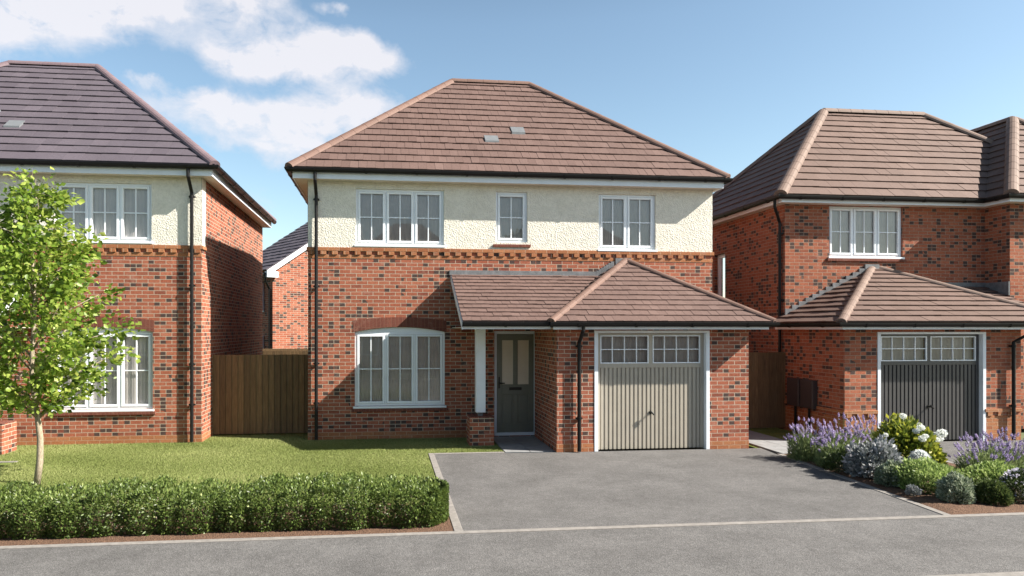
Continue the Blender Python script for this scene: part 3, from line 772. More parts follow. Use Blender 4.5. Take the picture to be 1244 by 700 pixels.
# ------------------------------------------------------------------ far house glimpsed in the gap
def far_house():
    cx, cy, a = -3.98, 25.0, R(35)
    root = thing('detached_house', (cx, cy, 0), 'distant brick house with grey roof and white bargeboard seen through the gap', 'house')
    ca, sa = math.cos(a), math.sin(a)
    def T(u, w, z): return (cx + ca*u - sa*w, cy + sa*u + ca*w, z)     # u along gable, w back
    Z = 4.45; Wd = 8.0; rise = 2.7; D = 3.5
    b = MB(T); b.quad((0,0,0), (Wd,0,0), (Wd,0,Z), (Wd/2,0,Z+rise), (0,0,Z)); b.quad((0,0,0), (0,0,Z), (0,D,Z), (0,D,0)); b.quad((Wd,0,0), (Wd,D,0), (Wd,D,Z), (Wd,0,Z)); b.quad((0,D,0), (0,D,Z), (Wd/2,D,Z+rise), (Wd,D,Z), (Wd,D,0))
    b.build('wall', M['brick'], root)
    k = rise/(Wd/2); o = .3
    r = MB(); tiles(r, [T(-o, -.2, Z-o*k+.06), T(-o, D, Z-o*k+.06), T(Wd/2, D, Z+rise+.06), T(Wd/2, -.2, Z+rise+.06)], .3, .3, .024)
    tiles(r, [T(Wd+o, -.2, Z-o*k+.06), T(Wd+o, D, Z-o*k+.06), T(Wd/2, D, Z+rise+.06), T(Wd/2, -.2, Z+rise+.06)], .3, .3, .024)
    rr = r.build('roof', M['slate'], root)
    g = MB(T); 
    g.add([(-o,-.2,Z-o*k-.17),(Wd/2,-.2,Z+rise-.15),(Wd/2,-.2,Z+rise+.03),(-o,-.2,Z-o*k+.03),(-o,-.17,Z-o*k-.17),(Wd/2,-.17,Z+rise-.15),(Wd/2,-.17,Z+rise+.03),(-o,-.17,Z-o*k+.03)],
          [(0,1,2,3),(4,7,6,5),(0,4,5,1),(1,5,6,2),(2,6,7,3),(3,7,4,0)])
    g.box(-o, .12, -.199, .0, Z-o*k-.2, Z-o*k-.0)
    g.build('bargeboard', M['white'], rr)
    t = MB(); p0 = T(-o-.03, -.1, Z-.3); p1 = T(-o-.03, D, Z-.3); t.tube([p0, p1], .06, 8); t.build('gutter', M['black'], root)
    q = MB(); q.tube([T(-o, -.05, Z-.3), T(-o, -.05, Z-.5), T(-.06, .12, Z-.8), T(-.06, .12, .02)], .04, 10); q.build('downpipe', M['black'], root)
    TS = lambda u, w, z: T(-w, u, z)
    for z0, z1 in ((2.9, 3.9), (.75, 2.0)): window(root, TS, .65, 1.55, z0, z1, 2, bars=False, rec=-.08)
far_house()

# ------------------------------------------------------------------ fences
def fence(name, x0, x1, y, h, label, cat, loc, bw=.125):
    root = thing(name, loc, label, cat)
    b = MB(); x = x0; i = 0
    while x < x1-.02:
        e = min(x1, x+bw+.02); j = rnd.uniform(-.004, .004)
        b.add([(x,y,0.03),(e,y-.017+j,0.03),(e,y+.0+j,0.03),(x,y+.01,0.03),(x,y,h+j),(e,y-.017+j,h+j),(e,y+j,h+j),(x,y+.01,h+j)], [(0,3,2,1),(4,5,6,7),(0,1,5,4),(1,2,6,5),(2,3,7,6),(3,0,4,7)], rnd.random()); x += bw; i += 1
    b.build('fence_boards', M['wood'], root)
    for z in (.3, .9, 1.5): r = MB(); r.box(x0, x1, y+.012, y+.06, z, z+.075); r.build('fence_rail', M['wood'], root)
    for a in (x0, x1-.09): p = MB(); p.box(a, a+.09, y+.061, y+.15, 0, h-.03); p.build('fence_post', M['wood'], root)
    return root
fence('timber_fence', -3.65, -1.58, 15.15, 1.70, 'brown upright-board fence closing the gap between the left and middle houses', 'fence', (-2.6, 15.15, 0))
fence('timber_gate', 6.98, 8.90, 14.74, 1.72, 'dark shaded board gate between the middle house garage and right house', 'gate', (7.9, 14.74, 0))
fence('timber_fence', -6.9, -.6, 24.2, 1.50, 'sunlit garden fence further back, its top peeping over the nearer fence', 'fence', (-3.7, 24.2, 0))

# ------------------------------------------------------------------ ground
def sheet(name, pts, z, mat, kind='structure', th=.0):
    m = MB(); m.quad(*[(x, y, z) for x, y in pts]); o = m.build(name, mat, fix=False)
    o['kind'] = kind; return o
def rect(name, x0, x1, y0, y1, z, mat): return sheet(name, [(x0,y0),(x1,y0),(x1,y1),(x0,y1)], z, mat)
rect('ground', -300, 300, -200, 400, -.09, M['ground'])
rect('road', -80, 80, -1.2, 5.62, -.03, M['road'])
rect('pavement', -80, 80, 5.81, 7.56, 0, M['path'])
rect('opposite_pavement', -80, 80, -3.2, -1.35, .0, M['path'])
k = MB(); k.box(-80, 80, 5.615, 5.805, -.1, .006); k.box(-80, 80, -1.35, -1.2, -.1, .08); structure(k.build('kerb', M['kerb'], bevel=.01))
rect('driveway', .84, 6.65, 7.66, 12.40, .0, M['drive'])
rect('right_driveway', 9.45, 14.5, 7.66, 12.72, .0, M['drive'])
rect('left_driveway', -12.3, -6.42, 11.4, 12.5, .004, M['drive'])
k = MB()
k.box(-80, 80, 7.575, 7.66, -.1, .008); k.box(.74, .84, 7.6605, 12.52, -.1, .008)
k.add([(6.65,7.6605,.008),(6.75,7.6605,.008),(7.04,11.75,.008),(6.94,11.75,.008),(6.65,7.6605,-.1),(6.75,7.6605,-.1),(7.04,11.75,-.1),(6.94,11.75,-.1)], [(0,1,2,3),(0,4,5,1),(1,5,6,2),(2,6,7,3),(3,7,4,0)])
k.box(.8405, 2.12, 12.45, 12.52, -.1, .008); k.box(9.35, 9.45, 7.6605, 12.0, -.1, .008); k.box(-12.3, -6.2, 12.5, 12.57, -.1, .008)
structure(k.build('edging_strip', M['kerb'], bevel=.004))
sheet('driveway', [(6.65,7.66),(6.65,12.40),(7.0,12.40),(6.94,11.75)], -.0, M['drive'])
# front path slabs
def slabs(x0, x1, y0, y1, nx, ny, z):
    rect('path_bed', x0, x1, y0, y1, z-.012, M['joint'])
    m = MB(); g = .004
    for i in range(nx):
        for j in range(ny):
            a = x0+(x1-x0)*i/nx; b = x0+(x1-x0)*(i+1)/nx; c = y0+(y1-y0)*j/ny; d = y0+(y1-y0)*(j+1)/ny
            m.box(a+g, b-g, c+g, d-g, z-.03, z+rnd.uniform(-.0015, .0015))
    structure(m.build('path', M['slab'], bevel=.003))
slabs(2.13, 3.06, 12.46, 14.28, 2, 4, .012)
slabs(7.05, 7.95, 11.76, 14.7, 2, 5, .012)
rect('lawn_base', -40, .74, 8.95, 24, -.006, M['turf']); rect('lawn_base', .74, 2.13, 12.52, 14.3, -.006, M['turf']); rect('lawn_base', 6.98, 8.9, 12.4, 19, -.02, M['turf'])
sheet('planting_bed', [(-40,7.66),(.74,7.66),(.74,9.0),(-40,9.0)], .0, M['soil'])
# bed with a soft lumpy soil surface
def soil_bed(pts_fn, nx, ny, name):
    vs = []; fs = []
    for j in range(ny+1):
        for i in range(nx+1):
            x, y = pts_fn(i/nx, j/ny); e = min(i, nx-i, j, ny-j)
            vs.append((x, y, .004 + (0 if e == 0 else min(e, 3)*.008 + rnd.uniform(0, .014))))
    for j in range(ny):
        for i in range(nx): fs.append((j*(nx+1)+i, j*(nx+1)+i+1, (j+1)*(nx+1)+i+1, (j+1)*(nx+1)+i))
    m = MB(); m.add(vs, fs); structure(m.build(name, M['soil'], smooth=True))
soil_bed(lambda a, b: ((6.75+.29*b)*(1-a)+9.35*a, 7.66+(11.75-7.66)*b), 40, 60, 'planting_bed')

# grass blades as stuff
rg = np.random.default_rng(3)
def blades(name, rects, dens, mat, label, z0=-.006, hmin=.014, hmax=.03):
    xs = []; ys = []
    for (x0, x1, y0, y1) in rects:
        n = int((x1-x0)*(y1-y0)*dens); xs.append(rg.uniform(x0, x1, n)); ys.append(rg.uniform(y0, y1, n))
    x = np.concatenate(xs); y = np.concatenate(ys); n = len(x); h = rg.uniform(hmin, hmax, n); a = rg.uniform(0, 2*np.pi, n); w = rg.uniform(.003, .0065, n)
    lx = rg.normal(0, .35, n)*h; ly = rg.normal(0, .35, n)*h
    v = np.empty((n, 3, 3)); v[:, 0] = np.stack([x-np.cos(a)*w, y-np.sin(a)*w, np.full(n, z0)], 1); v[:, 1] = np.stack([x+np.cos(a)*w, y+np.sin(a)*w, np.full(n, z0)], 1)
    v[:, 2] = np.stack([x+lx, y+ly, z0+h], 1)
    patch = .5+.18*np.sin(x*1.7+np.sin(y*2.1))+.12*np.sin(y*3.3+x)
    var = np.clip(rg.normal(0, .16, n)+patch, 0, 1)
    o = np_mesh(name, mat, v.reshape(-1, 3), np.arange(3*n).reshape(n, 3), var); o['label'] = label; o['category'] = 'grass'; o['kind'] = 'stuff'
blades('lawn_grass', [(-6.2, .73, 8.9, 11.4), (-6.2, .73, 11.4, 15.1), (-9.5, -6.2, 12.58, 14.28), (.73, 2.12, 12.53, 14.28)], 4200, M['grass'], 'short mown green lawn in front of the houses')
blades('side_grass', [(8.05, 8.85, 12.5, 14.0)], 2500, M['grass'], 'thin strip of shaded grass beside the board gate')

# ------------------------------------------------------------------ foliage helpers
def leaves(P, D, size, asp=.55, var=None, fold=.25, rng=rg):
    """P centres (n,3), D leaf directions (n,3): folded diamond leaves, two quads' worth as two triangles"""
    n = len(P); D = D/np.linalg.norm(D, axis=1, keepdims=True)
    r = rng.normal(size=(n, 3)); S = np.cross(D, r); S /= np.linalg.norm(S, axis=1, keepdims=True); Nn = np.cross(D, S)
    s = size*rng.uniform(.65, 1.25, (n, 1)) if np.isscalar(size) else size[:, None]
    base = P; tip = P+D*s; mid = P+D*s*.45
    a = mid+S*s*asp*.5+Nn*s*fold*.3; b = mid-S*s*asp*.5+Nn*s*fold*.3
    v = np.stack([base, a, tip, b], 1).reshape(-1, 3)
    i = np.arange(n)[:, None]*4; f = np.concatenate([i+np.array([[0, 1, 2]]), i+np.array([[0, 2, 3]])], 1).reshape(-1, 3)
    vv = np.repeat(np.clip(var if var is not None else rng.normal(.5, .2, n), 0, 1), 2)
    return v, f, vv
def merge(parts):
    vs, fs, cs = [], [], []; k = 0
    for v, f, c in parts: vs.append(v); fs.append(f+k); cs.append(c); k += len(v)
    return np.concatenate(vs), np.concatenate(fs), np.concatenate(cs)
def sph(n, rng=rg):
    v = rng.normal(size=(n, 3)); return v/np.linalg.norm(v, axis=1, keepdims=True)

# ------------------------------------------------------------------ clipped hedge
def hedge():
    root = thing('hedge', (-3.0, 8.35, 0), 'long low clipped green hedge between the pavement and the lawn', 'hedge')
    x0, x1, y0, y1, H = -6.3, .70, 7.88, 8.74, .405
    P = []; D = []; V = []
    cl = []
    x = x0
    while x < x1:
        cl.append((x, rg.uniform(-.05, .05), rg.uniform(-.045, .06))); x += rg.uniform(.24, .44)
    cl = np.array(cl)
    n = 86000
    for face, cnt in (('f', .42), ('t', .28), ('b', .08), ('i', .22)):
        m = int(n*cnt); X = rg.uniform(x0, x1, m)
        ci = np.argmin(np.abs(X[:, None]-cl[None, :, 0]), 1); dx = (X-cl[ci, 0])
        gap = np.clip(np.abs(dx)/.19, 0, 1)**2
        top = H + cl[ci, 2] - gap*.05 + .02*np.sin(X*23)
        fr = y0 + cl[ci, 1]*.9 + gap*.07
        endr = np.clip((X-(x1-.3))/.3, 0, 1)**2
        fr = fr+endr*.25; bk = y1-endr*.22; top = top-endr*.06
        t = rg.uniform(0, 1, m)
        if face == 'f':
            Z = t*top; bulge = .05*np.sin(np.pi*np.clip(Z/H, 0, 1)); Y = fr-bulge+rg.exponential(.035, m)+.06*np.clip((Z/H-.75)/.25, 0, 1)**2; d = np.stack([rg.normal(0, .6, m), -np.ones(m)*.7, rg.normal(.35, .6, m)], 1)
        elif face == 't':
            Y = fr+(bk-fr)*t; Z = top-rg.exponential(.03, m)-.05*np.clip(np.abs(t-.5)*2-.75, 0, 1); d = np.stack([rg.normal(0, .5, m), rg.normal(-.1, .5, m), np.ones(m)*.8], 1)
        elif face == 'b':
            Z = t*top; Y = bk+.03-rg.exponential(.035, m); d = np.stack([rg.normal(0, .6, m), np.ones(m)*.7, rg.normal(.3, .6, m)], 1)
        else:
            Z = rg.uniform(0, 1, m)*top; Y = fr+(bk-fr)*t; d = sph(m)
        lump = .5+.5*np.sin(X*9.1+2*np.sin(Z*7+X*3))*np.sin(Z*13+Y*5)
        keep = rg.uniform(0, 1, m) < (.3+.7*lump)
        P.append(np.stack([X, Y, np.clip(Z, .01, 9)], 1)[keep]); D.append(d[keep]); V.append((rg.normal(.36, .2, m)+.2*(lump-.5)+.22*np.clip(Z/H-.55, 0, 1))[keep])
    P = np.concatenate(P); D = np.concatenate(D); V = np.concatenate(V)
    # rounded end
    m = 5000; t = rg.uniform(0, 1, m); ang = rg.uniform(-1.57, 1.57, m)
    E = np.stack([x1-.22+np.cos(ang)*.22, (y0+y1)/2+np.sin(ang)*.33, t*(H-.02)], 1); P = np.concatenate([P, E]); D = np.concatenate([D, np.stack([np.cos(ang), np.sin(ang), rg.normal(.3, .5, m)], 1)]); V = np.concatenate([V, rg.normal(.42, .2, m)])
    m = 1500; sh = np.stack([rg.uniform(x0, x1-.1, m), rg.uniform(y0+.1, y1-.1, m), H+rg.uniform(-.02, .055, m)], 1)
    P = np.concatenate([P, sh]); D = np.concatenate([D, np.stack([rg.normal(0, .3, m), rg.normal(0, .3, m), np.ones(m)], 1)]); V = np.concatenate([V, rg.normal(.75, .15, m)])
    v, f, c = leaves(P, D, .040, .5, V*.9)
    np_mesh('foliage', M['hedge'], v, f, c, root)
    for x, a, b in cl: 
        st = MB()
        st.tube([(x, 8.37, 0), (x+rg.normal(0, .04), 8.37, .3)], .012, 5)
        st.tube([(x, 8.3, 0), (x+rg.normal(0, .08), 8.1, .25)], .007, 5)
        st.build('stem', M['bark'], root)
hedge()

# ------------------------------------------------------------------ young tree
def tree(loc, label, H=4.75, leafm='treeleaf', nleaf=118, R0=1.17, seed=5, z0=1.05, lsize=.092, group=None):
    root = thing('young_tree', loc, label, 'tree', group); r = np.random.default_rng(seed); rr = random.Random(seed)
    x, y, _ = loc; tr = MB()
    pts = []; rad = []
    for i in range(14):
        t = i/13; z = H*.93*t
        pts.append((x+.035*math.sin(z*3.1)+.03*math.sin(z*1.3+1), y+.03*math.sin(z*2.2), z)); rad.append((.042*(1-t)**.8+.008)*H/4.75)
    tr.tube(pts, rad, 10)
    cl = []; k = 0
    prof = lambda z: R0*float(np.interp((z-z0)/(H-z0), [0, .08, .28, .45, .5, .65, .78, .9, 1.], [.34, .62, 1., .80, .62, .60, .42, .2, .06]))
    for i in range(46):
        t = (i+.5)/46; z = z0+.05+(H-z0-.2)*t; a = i*2.399+rr.uniform(-.4, .4); Rr = prof(z)*rr.uniform(.72, 1.06)
        zb = max(.95, z-.32-.25*rr.random()); bx = np.interp(zb, [p[2] for p in pts], [p[0] for p in pts]); by = np.interp(zb, [p[2] for p in pts], [p[1] for p in pts])
        tip = (x+math.cos(a)*Rr, y+math.sin(a)*Rr, z+.12+rr.uniform(-.1, .2)*Rr)
        mid = ((bx+tip[0])/2+rr.uniform(-.05, .05), (by+tip[1])/2+rr.uniform(-.05, .05), zb+(tip[2]-zb)*.62)
        b0 = .02*(1-t)+.006; tr.tube([(bx, by, zb), mid, tip], [b0, b0*.6, .003], 5)
        for j in range(2 if Rr < .5 else 3):
            f = .45+.28*j; c = np.array([bx, by, zb])*(1-f)+np.array(tip)*f+r.normal(0, .06, 3)
            if j < 2:
                tt = c+r.normal(0, .17, 3); tr.tube([tuple(c), tuple(tt)], [.005, .002], 4)
            cl.append((c, rr.uniform(.12, .24)))
    tr.build('trunk', M['bark'], root, smooth=True)
    P = []; D = []; V = []
    for c, s in cl:
        m = int(nleaf*rr.uniform(.5, 1.1)*(s/.2)); q = c+r.normal(0, s*.62, (m, 3))*np.array([1, 1, .8]); P.append(q)
        d = (q-np.array([x, y, (q[:, 2].mean())]))*np.array([1, 1, .3]); d = d/np.linalg.norm(d, axis=1, keepdims=True)+r.normal(0, .6, (m, 3))+np.array([0, 0, -.1]); D.append(d)
        V.append(r.normal(.48+rr.uniform(-.14, .14), .26, m))
    P = np.concatenate(P); D = np.concatenate(D); V = np.concatenate(V)
    keep = P[:, 2] > z0-.05; P, D, V = P[keep], D[keep], V[keep]
    v, f, c = leaves(P, D, lsize, .72, V, fold=.35, rng=r)
    np_mesh('crown', M[leafm], v, f, c, root); return root
tree((-5.05, 10.68, 0), 'young lime green tree with thin pale trunk on the left lawn', H=4.52)

# ------------------------------------------------------------------ flower bed plants
def bush(name, x, y, r, h, mat, label, cat='shrub', n=1800, size=.035, asp=.5, flat=.75, up=.35, stems=True, lump=.12, vmean=.5, group=None, fold=.25):
    root = thing(name, (x, y, 0), label, cat, group)
    n = int(n*2.2); d = sph(n); d[:, 2] = np.abs(d[:, 2])*1.0-.12
    d /= np.linalg.norm(d, axis=1, keepdims=True)
    K = sph(26); K[:, 2] = np.abs(K[:, 2])
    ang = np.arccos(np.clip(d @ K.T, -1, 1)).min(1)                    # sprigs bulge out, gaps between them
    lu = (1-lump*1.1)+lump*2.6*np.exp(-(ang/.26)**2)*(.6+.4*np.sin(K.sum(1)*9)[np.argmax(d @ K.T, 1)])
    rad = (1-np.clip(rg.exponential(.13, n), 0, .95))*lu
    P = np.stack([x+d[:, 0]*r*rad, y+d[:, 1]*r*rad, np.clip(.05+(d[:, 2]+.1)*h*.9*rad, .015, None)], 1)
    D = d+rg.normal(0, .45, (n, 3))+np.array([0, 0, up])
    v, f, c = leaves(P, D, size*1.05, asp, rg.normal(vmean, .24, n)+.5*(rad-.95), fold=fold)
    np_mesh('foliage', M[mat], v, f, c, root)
    st = MB()
    for i in range(14):
        a = i*2.4; st.tube([(x+.02*math.cos(a), y+.02*math.sin(a), 0), (x+r*.3*math.cos(a), y+r*.3*math.sin(a), h*.4), (x+r*.7*math.cos(a), y+r*.7*math.sin(a), h*.6)], [.006, .004, .002], 4)
    st.build('stems', M['bark'], root)
    return root
def octa(c, rx, rz):
    c = np.asarray(c); n = len(c)
    o = np.array([[1, 0, 0], [-.5, .87, 0], [-.5, -.87, 0], [0, 0, 1], [0, 0, -1]], float)
    s = np.stack([rx, rx, rz], 1)[:, None, :]
    v = c[:, None, :]+o[None]*s; F = np.array([[0, 1, 3], [1, 2, 3], [2, 0, 3], [1, 0, 4], [2, 1, 4], [0, 2, 4]])
    return v.reshape(-1, 3), (np.arange(n)[:, None, None]*5+F[None]).reshape(-1, 3)
def lavender(x, y, r, h, label, n=84, group='lavender plants in the flower bed'):
    root = thing('lavender_plant', (x, y, 0), label, 'lavender', group)
    # grey-green tuft
    m = 3800; a = rg.uniform(0, 2*np.pi, m); q = np.sqrt(rg.uniform(0, 1, m)); P = np.stack([x+np.cos(a)*q*r*.85, y+np.sin(a)*q*r*.85, rg.uniform(.0, .72, m)**1.2*h*(1.05-.45*q**2)], 1)
    D = np.stack([np.cos(a)*q*.7, np.sin(a)*q*.7, np.ones(m)*.9], 1)+rg.normal(0, .25, (m, 3))
    v, f, c = leaves(P, D, .075, .14, rg.normal(.5, .22, m)); np_mesh('foliage', M['stem'], v, f, c, root)
    a = rg.uniform(0, 2*np.pi, n); q = np.sqrt(rg.uniform(0.02, 1, n)); L_ = h*(1.03-.3*q**2)*rg.uniform(.62, 1.12, n)
    bx = x+np.cos(a)*q*r*.3; by = y+np.sin(a)*q*r*.3
    tip = np.stack([x+np.cos(a)*q*r*1.05, y+np.sin(a)*q*r*1.05, L_], 1)+rg.normal(0, .015, (n, 3)); bot = np.stack([bx, by, np.full(n, .05)], 1)
    mb = MB()
    vs = []; fs = []; k = 0
    dirv = tip-bot; dirv /= np.linalg.norm(dirv, axis=1, keepdims=True)
    s = np.cross(dirv, rg.normal(size=(n, 3))); s /= np.linalg.norm(s, axis=1, keepdims=True); t = np.cross(dirv, s); w = .0022
    ring = [s, -.5*s+.87*t, -.5*s-.87*t]
    V = np.stack([bot+ring[0]*w, bot+ring[1]*w, bot+ring[2]*w, tip+ring[0]*w, tip+ring[1]*w, tip+ring[2]*w], 1).reshape(-1, 3)
    F = np.array([[0, 1, 4, 3], [1, 2, 5, 4], [2, 0, 3, 5]]); F = (np.arange(n)[:, None, None]*6+F[None]).reshape(-1, 4)
    np_mesh('stems', M['stem'], V, F, np.repeat(rg.normal(.6, .2, n), 3).clip(0, 1), root)
    # flower spikes: whorls of small buds
    C = []; RX = []; RZ = []; VV = []
    for i in range(n):
        ln = rg.uniform(.05, .085); cnt = 9
        for j in range(cnt):
            tt = j/(cnt-1); rr_ = .014*math.sin(math.pi*(.2+.75*tt))+.003; an = j*2.1+i
            p = tip[i]+dirv[i]*(tt*ln-.02)+(s[i]*math.cos(an)+t[i]*math.sin(an))*rr_*.7
            C.append(p); RX.append(rr_*rg.uniform(.6, 1.0)); RZ.append(.013); VV.append(rg.normal(.5, .2))
        if rg.random() < .35: 
            for j in range(3): C.append(tip[i]-dirv[i]*(.055+.006*j)+rg.normal(0, .005, 3)); RX.append(.009); RZ.append(.008); VV.append(.4)
    v, f = octa(np.array(C), np.array(RX), np.array(RZ)); np_mesh('flowers', M['lav'], v, f, np.repeat(np.clip(VV, 0, 1), 6), root)
    return root
def hydrangea(x, y, r, h, label):
    root = bush('hydrangea', x, y, r, h, 'yellow', label, 'hydrangea', n=1500, size=.10, asp=.62, up=.1, lump=.1, vmean=.55)
    heads = []
    for i in range(12):
        a = rg.uniform(-2.9, .4) if i < 12 else rg.uniform(0, 6.28); q = rg.uniform(.25, 1.05); zz = h*(1.04-.42*q*q)+rg.uniform(-.03, .08)
        heads.append((x+math.cos(a)*q*r, y+math.sin(a)*q*r*.9, max(.25, zz), rg.uniform(.034, .062)))
    heads += [(x-.42, y-.25, .42, .06), (x+.44, y-.22, .62, .075), (x-.12, y-.1, h+.14, .05), (x+.02, y-.3, .72, .055)]
    for (hx, hy, hz, hr) in heads:
        n = 420; d = sph(n); P = np.array([hx, hy, hz])+d*hr*rg.uniform(.75, 1, (n, 1))*np.array([1, 1, .8])
        t1 = np.cross(d, rg.normal(size=(n, 3))); 
        v, f, c = leaves(P, t1+d*.5, hr*.26, .95, rg.normal(.6, .22, n)); np_mesh('flower_head', M['petal'], v, f, c, root)
    st = MB()
    for (hx, hy, hz, hr) in heads: st.tube([(x+(hx-x)*.3, y+(hy-y)*.3, .1), (x+(hx-x)*.8, y+(hy-y)*.8, hz*.7), (hx, hy, hz)], [.006, .005, .004], 5)
    st.build('flower_stem', M['stem'], root)
    return root
lavender(6.98+.16, 11.15, .34, .62, 'purple lavender at the far left end of the flower bed, nearest the paving')
lavender(7.62, 10.95, .40, .68, 'purple lavender in front of the meter boxes, second from the paving')
lavender(8.30, 11.15, .42, .66, 'purple lavender behind the silver bush, beside the white hydrangea')
lavender(7.22, 10.55, .30, .50, 'shorter purple lavender at the tarmac edge in front of the taller ones', 45)
lavender(8.78, 9.35, .40, .60, 'purple lavender in front of the grey garage door, left of its pair')
lavender(9.25, 9.62, .40, .64, 'purple lavender at the right edge of the picture before the brick pier')
bush('low_shrub', 7.06, 10.13, .26, .30, 'darkleaf', 'dark green low mound beneath the lavender by the tarmac edge', n=1300)
bush('silver_bush', 7.28, 9.72, .36, .50, 'silver', 'large silver-grey leafy bush between the lavender and hydrangea', n=1900, size=.068, asp=.5, fold=.4, lump=.16)
hydrangea(8.15, 10.15, .50, .74, 'yellow-green hydrangea with round white flower heads')
bush('silver_bush', 7.12, 9.12, .23, .31, 'sage_l', 'small grey-green domed shrub left of the bright green mound', n=1700, size=.042, lump=.14)
bush('edging_plant', 6.95, 8.52, .085, .11, 'silver', 'tiny pale silver tuft by the tarmac edging', n=350, size=.025)
bush('groundcover_shrub', 7.46, 8.84, .48, .35, 'fresh', 'broad bright green mound in the middle of the flower bed', n=3000, size=.045, lump=.12)
bush('groundcover_shrub', 8.30, 8.72, .46, .33, 'fresh', 'bright green mound at the right behind the dark clipped ball', n=3000, size=.045, lump=.12)
bush('clipped_ball', 7.27, 8.17, .20, .33, 'sage_l', 'round variegated grey-green ball shrub near the pavement', n=2200, size=.036, lump=.10, vmean=.6)
bush('clipped_ball', 7.66, 8.04, .21, .28, 'darkleaf', 'round dark green ball shrub near the pavement', n=2400, size=.032, lump=.09, vmean=.6)
bl = bush('flowering_shrub', 8.16, 8.12, .27, .38, 'darkleaf', 'dark shrub with pale violet flowers at the right picture edge', n=1800, size=.035)
m = 420; d = sph(m); d[:, 2] = np.abs(d[:, 2]); v, f, c = leaves(np.array([8.16, 8.12, .06])+d*np.array([.28, .28, .36]), d+rg.normal(0, .5, (m, 3)), .032, .9); np_mesh('flowers', M['bluepetal'], v, f, c, bl)
sm = bush('flowering_shrub', 7.88, 9.52, .20, .36, 'silver', 'low pale blue-white flowering plant in front of the hydrangea', n=900, size=.035)
m = 700; d = sph(m); d[:, 2] = np.abs(d[:, 2]); v, f, c = leaves(np.array([7.88, 9.52, .12])+d*np.array([.16, .16, .30]), d+rg.normal(0, .5, (m, 3)), .035, .9); np_mesh('flowers', M['petal'], v, f, c, sm)

# ------------------------------------------------------------------ houses across the road (seen mirrored in the glass)
def opposite(x, label):
    root = thing('opposite_house', (x, -9, 0), label, 'house', 'houses across the road mirrored in the windows')
    b = MB(); b.box(x-4, x+4, -15.5, -9, -.05, 5.2); b.build('wall', M['brick'], root)
    r = MB(); A, B, C, D, E, F = (x-4.3,-8.7,5.15), (x+4.3,-8.7,5.15), (x+4.3,-15.8,5.15), (x-4.3,-15.8,5.15), (x-.8,-12.25,8.4), (x+.8,-12.25,8.4)
    r.add([A, B, C, D, E, F], [(0,1,5,4), (1,2,5), (2,3,4,5), (3,0,4), (0,3,2,1)]); r.build('roof', M['tile2'], root)
    for u, z in ((-2.5, 3.9), (1.5, 3.9), (-2.5, .8)):
        w = MB(); w.box(x+u-.9, x+u+.9, -9.0, -8.97, z, z+1.2); f = w.build('window', M['upvc'], root)
        g = MB(); g.box(x+u-.8, x+u-.03, -8.969, -8.96, z+.1, z+1.1); g.box(x+u+.03, x+u+.8, -8.969, -8.96, z+.1, z+1.1); g.build('pane', M['dark'], f)
for x, n in ((-9.5, 'leftmost'), (1.2, 'middle'), (12.2, 'rightmost')): opposite(x, n+' of the brick houses across the road')
tree((6.7, -7.5, 0), 'leafy tree across the road reflected in the upstairs windows', H=7.5, leafm='darkleaf', nleaf=40, R0=2.2, seed=9, z0=1.8, lsize=.22)

# ------------------------------------------------------------------ world, sun, camera
SD = Vector((1, -.36, .82)).normalized()
el = math.asin(SD.z); az = math.atan2(SD.x, SD.y)      # clockwise from +Y
w = bpy.data.worlds.new('World'); sc.world = w; w.use_nodes = True; nt = w.node_tree; nt.nodes.clear()
out = N(nt, 'OutputWorld'); bg = N(nt, 'Background'); bg.inputs['Strength'].default_value = SKY = .06
sky = N(nt, 'TexSky'); sky.sky_type = 'NISHITA'; sky.sun_disc = False; sky.sun_elevation = el; sky.sun_rotation = az
sky.air_density = 1.0; sky.dust_density = .9; sky.ozone_density = 1.0
tc = N(nt, 'TexCoord'); vec = tc.outputs['Generated']
nm = N(nt, 'VectorMath', operation='NORMALIZE'); L(nt, vec, nm.inputs[0]); dirn = nm.outputs[0]
F_, CX_, HY_, TH = 845., 566., 400., math.atan2(96, 845.)
def pdir(px, py):
    r = (px-CX_)/F_; u = (HY_-py)/F_; c, s = math.cos(TH), math.sin(TH)
    return Vector((r*c+s, -r*s+c, u)).normalized()
# cloud puffs: (x, y, half width, half height, weight) of banks in the real sky, kept as directions
cl = [(70, 8, 105, 24, 1.1), (175, 0, 50, 16, 1.), (-40, 20, 80, 28, .9), (300, 14, 46, 20, 1.05), (355, 76, 78, 19, 1.1), (450, 66, 40, 18, 1.), (395, 52, 40, 14, .7), (406, 14, 16, 8, .7), (284, 62, 30, 14, .8),
      (330, 148, 125, 22, 1.2), (425, 122, 55, 17, 1.), (255, 118, 60, 11, .8), (330, 180, 60, 14, .6), (175, 98, 16, 6, .7), (160, 32, 14, 5, .6), (620, 112, 26, 7, .3), (1200, 152, 42, 8, .6), (330, 245, 60, 40, .25)]
acc = None
wn = N(nt, 'TexNoise'); wn.inputs['Scale'].default_value = 9; wn.inputs['Detail'].default_value = 5; wn.inputs['Roughness'].default_value = .6; L(nt, dirn, wn.inputs['Vector'])
wv = N(nt, 'VectorMath', operation='MULTIPLY_ADD'); L(nt, wn.outputs['Color'], wv.inputs[0]); wv.inputs[1].default_value = (.09, .09, .07); L(nt, dirn, wv.inputs[2])
sub = N(nt, 'VectorMath', operation='SUBTRACT'); L(nt, wv.outputs[0], sub.inputs[0]); sub.inputs[1].default_value = (.045, .045, .035)
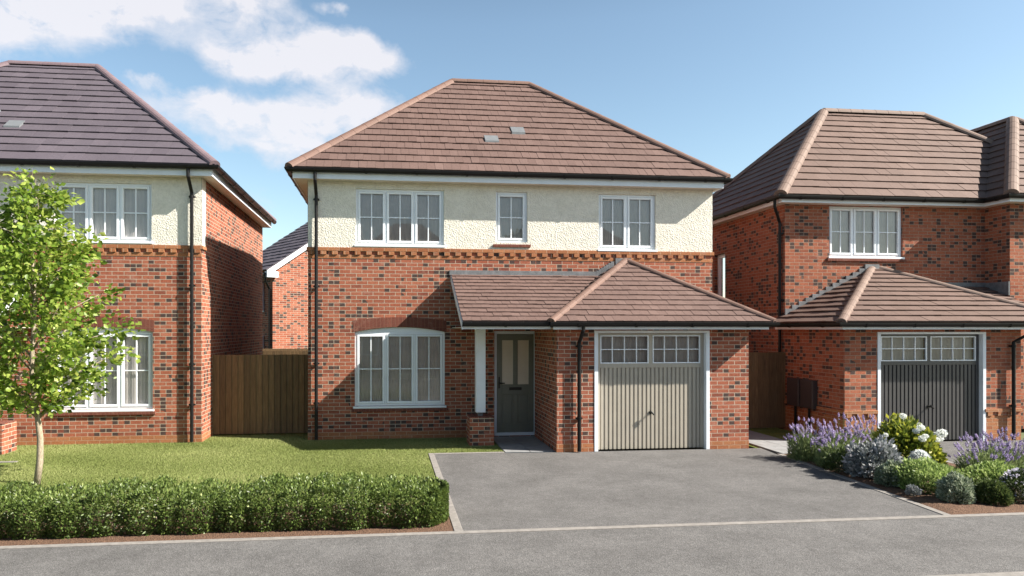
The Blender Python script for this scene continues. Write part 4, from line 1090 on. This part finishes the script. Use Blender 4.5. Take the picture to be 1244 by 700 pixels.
for (x, y, hw, hh, wt) in cl:
    d = pdir(x, y); rt = Vector((d.y, -d.x, 0)).normalized(); up = rt.cross(d).normalized(); up = up if up.z > 0 else -up
    sa = hw*.98/F_; sb = hh*1.02/F_
    da = N(nt, 'VectorMath', operation='DOT_PRODUCT'); L(nt, sub.outputs[0], da.inputs[0]); da.inputs[1].default_value = tuple(rt/sa)
    db = N(nt, 'VectorMath', operation='DOT_PRODUCT'); L(nt, sub.outputs[0], db.inputs[0]); db.inputs[1].default_value = tuple(up/sb)
    dc = N(nt, 'VectorMath', operation='DOT_PRODUCT'); L(nt, sub.outputs[0], dc.inputs[0]); dc.inputs[1].default_value = tuple(d)
    a = math_(nt, 'SUBTRACT', da.outputs['Value'], d.dot(rt)/sa); b = math_(nt, 'SUBTRACT', db.outputs['Value'], d.dot(up)/sb)
    q = math_(nt, 'ADD', math_(nt, 'MULTIPLY', a, a), math_(nt, 'MULTIPLY', b, b))
    e = math_(nt, 'MULTIPLY', math_(nt, 'MULTIPLY', math_(nt, 'POWER', 2.718, math_(nt, 'MULTIPLY', q, -1.)), wt), math_(nt, 'GREATER_THAN', dc.outputs['Value'], 0.))
    acc = e if acc is None else math_(nt, 'ADD', acc, e)
n2 = N(nt, 'TexNoise'); n2.inputs['Scale'].default_value = 17; n2.inputs['Detail'].default_value = 9; n2.inputs['Roughness'].default_value = .62; n2.inputs['Distortion'].default_value = .3
mp = N(nt, 'Mapping'); mp.inputs['Scale'].default_value = (1, 1, 1.7); L(nt, dirn, mp.inputs[0]); L(nt, mp.outputs[0], n2.inputs['Vector'])
dens = math_(nt, 'MULTIPLY', acc, math_(nt, 'ADD', -.45, math_(nt, 'MULTIPLY', n2.outputs['Fac'], 3.0)))
mask = ramp(nt, dens, [(.22, 0.), (.55, .5), (1.3, .82)])
shade = ramp(nt, n2.outputs['Fac'], [(.35, (5.6, 5.7, 6.1)), (.6, (7.4, 7.2, 7.2))])
shn = nt.nodes[-1]
CLB = 1.0
base = mix(nt, 1., sky.outputs[0], (1.10, 1.13, 1.04), 'MULTIPLY')
sz = N(nt, 'SeparateXYZ'); L(nt, dirn, sz.inputs[0])
base = mix(nt, 1., base, ramp(nt, sz.outputs[2], [(.0, 1.), (.4, .95), (.75, .42)]), 'MULTIPLY')      # pale low haze, deeper blue overhead
base = mix(nt, 1., base, (1.32, 1.32, 1.32), 'MULTIPLY')
cm = mix(nt, mask, base, ramp(nt, dens, [(.3, (5.3, 5.5, 6.1)), (1., (6.5, 6.3, 6.5))]))
L(nt, cm, bg.inputs['Color']); L(nt, bg.outputs[0], out.inputs[0])

sl = bpy.data.lights.new('sun', 'SUN'); sl.energy = 5.0; sl.angle = R(.5); sl.color = (1, .93, .82)
so = bpy.data.objects.new('sun', sl); col.objects.link(so); so.rotation_euler = SD.to_track_quat('Z', 'Y').to_euler(); so.location = (20, -10, 20)

cam = bpy.data.cameras.new('camera'); co = bpy.data.objects.new('camera', cam); col.objects.link(co); sc.camera = co
co.location = (0, 0, 2.24); co.rotation_euler = (R(90), 0, -TH)
cam.sensor_fit = 'HORIZONTAL'; cam.sensor_width = 36; cam.lens = 36*F_/1244
cam.shift_x = (622-CX_)/1244; cam.shift_y = (HY_-350)/1244
cam.clip_end = 2000; cam.clip_start = .1

sc.view_settings.view_transform = 'Standard'; sc.view_settings.look = 'None'; sc.view_settings.exposure = 1.33; sc.view_settings.gamma = 1
sc.render.engine = 'CYCLES'; sc.cycles.samples = 128
sc.render.resolution_x = 1024; sc.render.resolution_y = 576
